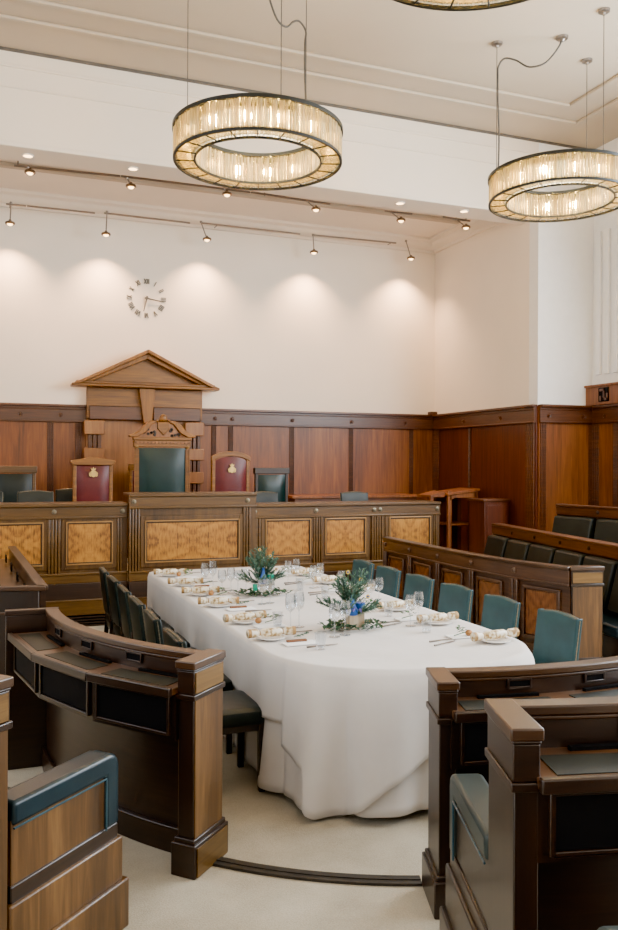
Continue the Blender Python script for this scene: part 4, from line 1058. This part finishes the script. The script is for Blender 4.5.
def leafq(m, p, a, L, w, up=.4):
    d = Vector((cos(a), sin(a), up)).normalized(); s = Vector((-sin(a), cos(a), 0)); n = Vector((0, 0, .25*w))
    m.add([p, p+d*L*.5+s*w/2+n, p+d*L, p+d*L*.5-s*w/2+n], [(0, 1, 2), (0, 2, 3)])
def needle(m, a, b, L, n):
    a = Vector(a); b = Vector(b); d = (b-a).normalized(); m.tube([a, b], .0025, 4)
    u = d.cross(Vector((0, 0, 1))).normalized(); w = d.cross(u)
    for k in range(n):
        t = (k+.5)/n; q = a.lerp(b, .12+.88*t); th = random.uniform(0, 6.28)
        e = (u*cos(th)+w*sin(th)+d*.75).normalized()*L*random.uniform(.75, 1.1)*(1-.35*t); s = d.cross(e).normalized()*.0034
        m.add([q-s, q+s, q+e], [(0, 1, 2)])
def cinnamon(x, y, ang, label):
    ax = Vector((cos(ang), sin(ang), 0)); p = Vector((x, y, ZT+.012)); m = MB()
    s = Vector((-sin(ang), cos(ang), 0))
    m.tube([p-ax*.06+s*.007, p+ax*.06+s*.007], .0085, 8); m.tube([p-ax*.06-s*.007, p+ax*.06-s*.007], .0085, 8)
    tag(m.build('cinnamon_stick', MT['kraft'], None), label, 'cinnamon stick', 'cinnamon sticks at the place settings')
def napkin(x, y, ang, label):
    ax = Vector((cos(ang), sin(ang))); s = Vector((-sin(ang), cos(ang))); q = [(x+ax.x*a*.10+s.x*b*.05, y+ax.y*a*.10+s.y*b*.05) for a, b in ((-1, -1), (1, -1), (1, 1), (-1, 1))]
    tag(MB().prism(q, ZT, ZT+.008).build('napkin', MT['napkin'], None, .003), label, 'napkin', 'folded napkins on the table')

ordn_l = ['nearest the camera on the left side', 'second from the near end on the left side', 'third from the near end on the left side', 'third from the raised desk on the left side', 'second from the raised desk on the left side', 'nearest the raised desk on the left side']
ordn_r = ['nearest the camera on the right side', 'second from the near end on the right side', 'third from the near end on the right side', 'third from the raised desk on the right side', 'second from the raised desk on the right side', 'nearest the raised desk on the right side']
crL = [((243.5, 633), (291, 631)), ((214, 617), (258, 611)), ((194, 601), (234, 601)), ((179, 590), (214, 590)), ((164, 581), (197, 581)), ((153, 571.5), (184, 570.5))]
for i, (a, b) in enumerate(crL):
    A = pz(*a, ZT+.05); w = ordn_l[i]
    cx_, cy_ = 1.575, A.y+[-.0, -.01, 0, 0, 0, 0][i]
    ang = [.02, .18, -.25, -.2, -.25, -.2][i]
    plate(cx_, cy_, 'white side plate under the cracker ' + w)
    make_cracker((cx_, cy_, ZT+.043), ang, 'gold and cream cracker on a plate, ' + w)
    napkin(cx_+.12, cy_-.17, 0.05, 'folded white napkin beside the cracker ' + w)
    if i % 2 == 0: cinnamon(cx_+.11, cy_-.14, .0, 'cinnamon stick on a napkin, ' + w)
    if i % 2 == 1: walnut(cx_+.06, cy_-.105, 'round brown walnut beside the cracker ' + w, .03)
    sprig(cx_+.15, cy_-.10, .3, 'leafy_sprig' if i % 2 else 'fir_sprig', 'small green sprig beside the cracker ' + w)
    cutlery(cx_+.22, cy_+.14, .1, 'fork', 'silver fork left of the napkin, ' + w)
    cutlery(cx_+.22, cy_-.27, .1, 'knife', 'silver knife on the cloth edge, ' + w)
crR = [((471, 637), (518.6, 632)), ((434, 618), (461, 616)), ((396, 605), (411, 603))]
for i in range(6):
    w = ordn_r[i]
    if i < 3: A = pz((crR[i][0][0]+crR[i][1][0])/2 - (0, 10, 8)[i], (crR[i][0][1]+crR[i][1][1])/2, ZT+.043); cx_, cy_ = A.x, A.y; cx_ = min(cx_, 2.80)
    else: cx_, cy_ = 2.78, RY[i]-.02
    plate(cx_, cy_, 'white side plate under the cracker ' + w, .095)
    make_cracker((cx_, cy_, ZT+.043), [.10, .05, .1, .0, .1, .05][i], 'gold and cream cracker on a plate, ' + w, .33 if i == 0 else .30)
    if i != 1: walnut(cx_-.07, cy_+.17, 'round brown walnut beyond the cracker ' + w, .025)
    sprig(cx_-.13, cy_+.17, .2, 'leafy_sprig', 'small green sprig beyond the cracker ' + w)
    napkin(cx_-.10, cy_+.19, .0, 'folded white napkin beyond the cracker ' + w)
    cutlery(cx_-.27, cy_+.14, .2, 'fork', 'silver fork inward of the cracker ' + w)
    cutlery(cx_-.30, cy_+.06, .4, 'knife', 'silver knife inward of the cracker ' + w)
def gpx(px, py): p = pz(px, py, ZT); return p.x, p.y
WG = [((205, 592), .235, 'tallest pair of wine glasses near the raised desk, left one'), ((213, 590), .24, 'tallest pair of wine glasses near the raised desk, right one'), ((222, 595), .20, 'wine glass right of the tallest pair, left of two'), ((231, 593), .20, 'wine glass right of the tallest pair, right of two'),
      ((238, 591), .17, 'wine glass left of the far centrepiece, left of two'), ((246, 590), .17, 'wine glass left of the far centrepiece, right of two'), ((262, 604), .18, 'wine glass in front of the far centrepiece, left of two'), ((270, 603), .18, 'wine glass in front of the far centrepiece, right of two'),
      ((290.5, 628), .215, 'wine glass left of the near centrepiece, left of two'), ((299, 627), .225, 'wine glass left of the near centrepiece, right of two'), ((334.5, 637), .20, 'wine glass in front of the near centrepiece, left of two'), ((345, 635), .21, 'wine glass in front of the near centrepiece, right of two'),
      ((410.5, 626), .20, 'wine glass between the near crackers at right, left of two'), ((418.5, 623), .205, 'wine glass between the near crackers at right, right of two'), ((371, 604), .18, 'wine glass right of the near centrepiece, left of two'), ((379, 603), .19, 'wine glass right of the near centrepiece, right of two'),
      ((288, 584), .20, 'wine glass right of the far centrepiece, left of two'), ((296, 583), .21, 'wine glass right of the far centrepiece, right of two'), ((313, 588), .19, 'wine glass towards the far right crackers, left of two'), ((320, 587), .20, 'wine glass towards the far right crackers, right of two'), ((341, 592), .17, 'wine glass beyond the near centrepiece, half hidden by fir')]
for (a, h, lb) in WG:
    x, y = gpx(*a); wineglass(x, y, h, lb, .036)
for (a, lb) in (((277.5, 627), 'clear water tumbler left of the near centrepiece, behind a cracker'), ((320.5, 649), 'clear water tumbler nearest the camera on the cloth'), ((426.5, 632), 'clear water tumbler at right, beside the near cracker pair of glasses'), ((388.5, 616), 'clear water tumbler right of the near centrepiece'), ((325, 598), 'clear water tumbler behind the near centrepiece'), ((300, 590), 'clear water tumbler at the far right of the far centrepiece')):
    tumbler(*gpx(*a), lb)

def centrepiece(px, py, label, second):
    p = pz(px, py, ZT); x, y = p.x, p.y
    t = thing('table_centrepiece', label, 'centrepiece', (x, y, ZT), 'fir and feather centrepieces on the table')
    MB().box(x-.03, x+.03, y-.03, y+.03, ZT, ZT+.09).build('wooden_block', MT['block'], t, .003)
    MB().lathe([(0, .09), (.035, .09), (.037, .11), (.03, .13), (.014, .17), (.010, .21), (.012, .215), (0, .215)], (x, y, ZT), 18).build('blue_bottle', MT['bottle'], t)
    MB().box(x+.05, x+.10, y+.025, y+.075, ZT, ZT+.10).build('wooden_block', MT['block'], t, .003)
    if second: MB().lathe([(0, .10), (.03, .10), (.036, .13), (.036, .155), (0, .155)], (x+.075, y+.05, ZT), 16).build('blue_votive', MT['bottle'], t)
    else:
        MB().lathe([(0, .10), (.03, .10), (.036, .13), (.036, .155), (0, .155)], (x+.075, y+.05, ZT), 16).build('blue_votive', MT['teal_b'], t)
        MB().lathe([(0, 0), (.018, 0), (.021, .045), (.021, .05), (0, .05)], (x-.065, y+.0, ZT+.04), 16).build('turquoise_votive', MT['teal_b'], t)
    m = MB()
    for k in range(130):
        a = random.uniform(0, 6.28); q = random.uniform(.06, .17)
        leafq(m, Vector((x+q*cos(a)*1.35, y+q*sin(a)*.8, ZT+random.uniform(.004, .03))), random.uniform(0, 6.28), .055, .028, random.uniform(.1, .6))
    m.build('leaf_garland', MT['leaf_d'], t, smooth=False)
    base = Vector((x+.01, y+.05, ZT+.08))
    MB().lathe([(0, 0), (.02, 0), (.024, .09), (.02, .10), (0, .10)], (x+.01, y+.07, ZT), 14).build('sprig_holder', MT['block'], t)
    for k in range(22):
        a = 2*pi*k/22 + random.uniform(-.2, .2); up = random.uniform(.22, .35) if k % 3 else random.uniform(.05, .15); out = random.uniform(.07, .13) if k % 3 else random.uniform(.16, .24)
        e = base+Vector((cos(a)*out, sin(a)*out*.8, up*.85)); m = MB(); needle(m, base, e, .042, 120)
        for q in (.45, .62, .78):
            b2 = base.lerp(e, q); a2 = a+random.choice((-1, 1))*random.uniform(.5, 1)
            needle(m, b2, b2+Vector((cos(a2)*.06, sin(a2)*.06, .05)), .026, 30)
        m.build('fir_sprig', MT['fir'], t, smooth=False)
    for k, (ox, oz) in enumerate(((-.03, .36), (.06, .31), (.11, .2))):
        e = Vector((x+ox, y+.0, ZT+oz)); f = MB().tube([base, e], .002, 5); f.build('feather_quill', MT['leaf'], t)
        fe = MB().lathe([(0, -.006), (.011, -.003), (.0125, 0), (0, .001)], e, 14, (-.3, -1, .1)).build('feather_eye', MT['feather'], t)
        MB().lathe([(0, 0), (.006, .002), (0, .005)], e, 12, (-.3, -1, .1)).build('eye_spot', MT['bottle'], fe)
    if second:
        m = MB()
        for k in range(6):
            q = Vector((x-.05+.02*k, y-.03, ZT+.10+.03*random.random())); leafq(m, q, random.uniform(2, 5), .05, .02, 1.2)
        m.build('violet_ribbon', MT['violet'], t, smooth=False)
centrepiece(352, 629, 'near centrepiece of fir sprigs, peacock feathers and blue bottle on a leaf garland', True)
centrepiece(263, 595, 'far centrepiece of fir sprigs and blue bottle on a pale block, nearer the raised desk', False)

# ------------------------------------------------------------------ light
w = bpy.data.worlds.new('world'); SC.world = w; w.use_nodes = True
w.node_tree.nodes['Background'].inputs[0].default_value = (.82, .9, 1, 1); w.node_tree.nodes['Background'].inputs[1].default_value = 1.0
def area(name, loc, tgt, sx, sy, e, col):
    d = bpy.data.lights.new(name, 'AREA'); d.shape = 'RECTANGLE'; d.size = sx; d.size_y = sy; d.energy = e; d.color = col
    o = bpy.data.objects.new(name, d); COL.objects.link(o); o.location = loc
    o.rotation_euler = (Vector(tgt)-Vector(loc)).to_track_quat('-Z', 'Y').to_euler(); return o
for y in (-1.2, 2.05, 5.35):
    area('window_daylight', (XW-.05, y, 4.05), (XW-3, y, 3.3), 2.6, 2.8, 520 if y > 5 else 360, (.86, .93, 1))
    area('window_daylight', (XWL+.05, y, 4.05), (XWL+3, y, 3.3), 2.6, 2.8, 66, (.95, .97, 1))
area('rear_fill_light', (2.2, -3.9, 3.9), (2.2, 4, 1.5), 6, 3, 40, (.97, .98, 1))  # added fill lamp, unseen; the rear wall behind it has no window
for (x, y) in ((2.11, 6.66), (5.28, 6.8), (2.14, 3.5)):
    d = bpy.data.lights.new('chandelier_glow', 'POINT'); d.energy = 60; d.color = (1, .84, .58); d.shadow_soft_size = .45
    o = bpy.data.objects.new('chandelier_glow', d); COL.objects.link(o); o.location = (x, y, 4.55)

SC.view_settings.view_transform = 'AgX'
SC.view_settings.look = 'AgX - Punchy'
SC.view_settings.exposure = 1.03
SC.cycles.use_denoising = True
SC.cycles.max_bounces = 8; SC.cycles.transparent_max_bounces = 24; SC.cycles.caustics_reflective = False; SC.cycles.caustics_refractive = False
SC.cycles.sample_clamp_indirect = 6
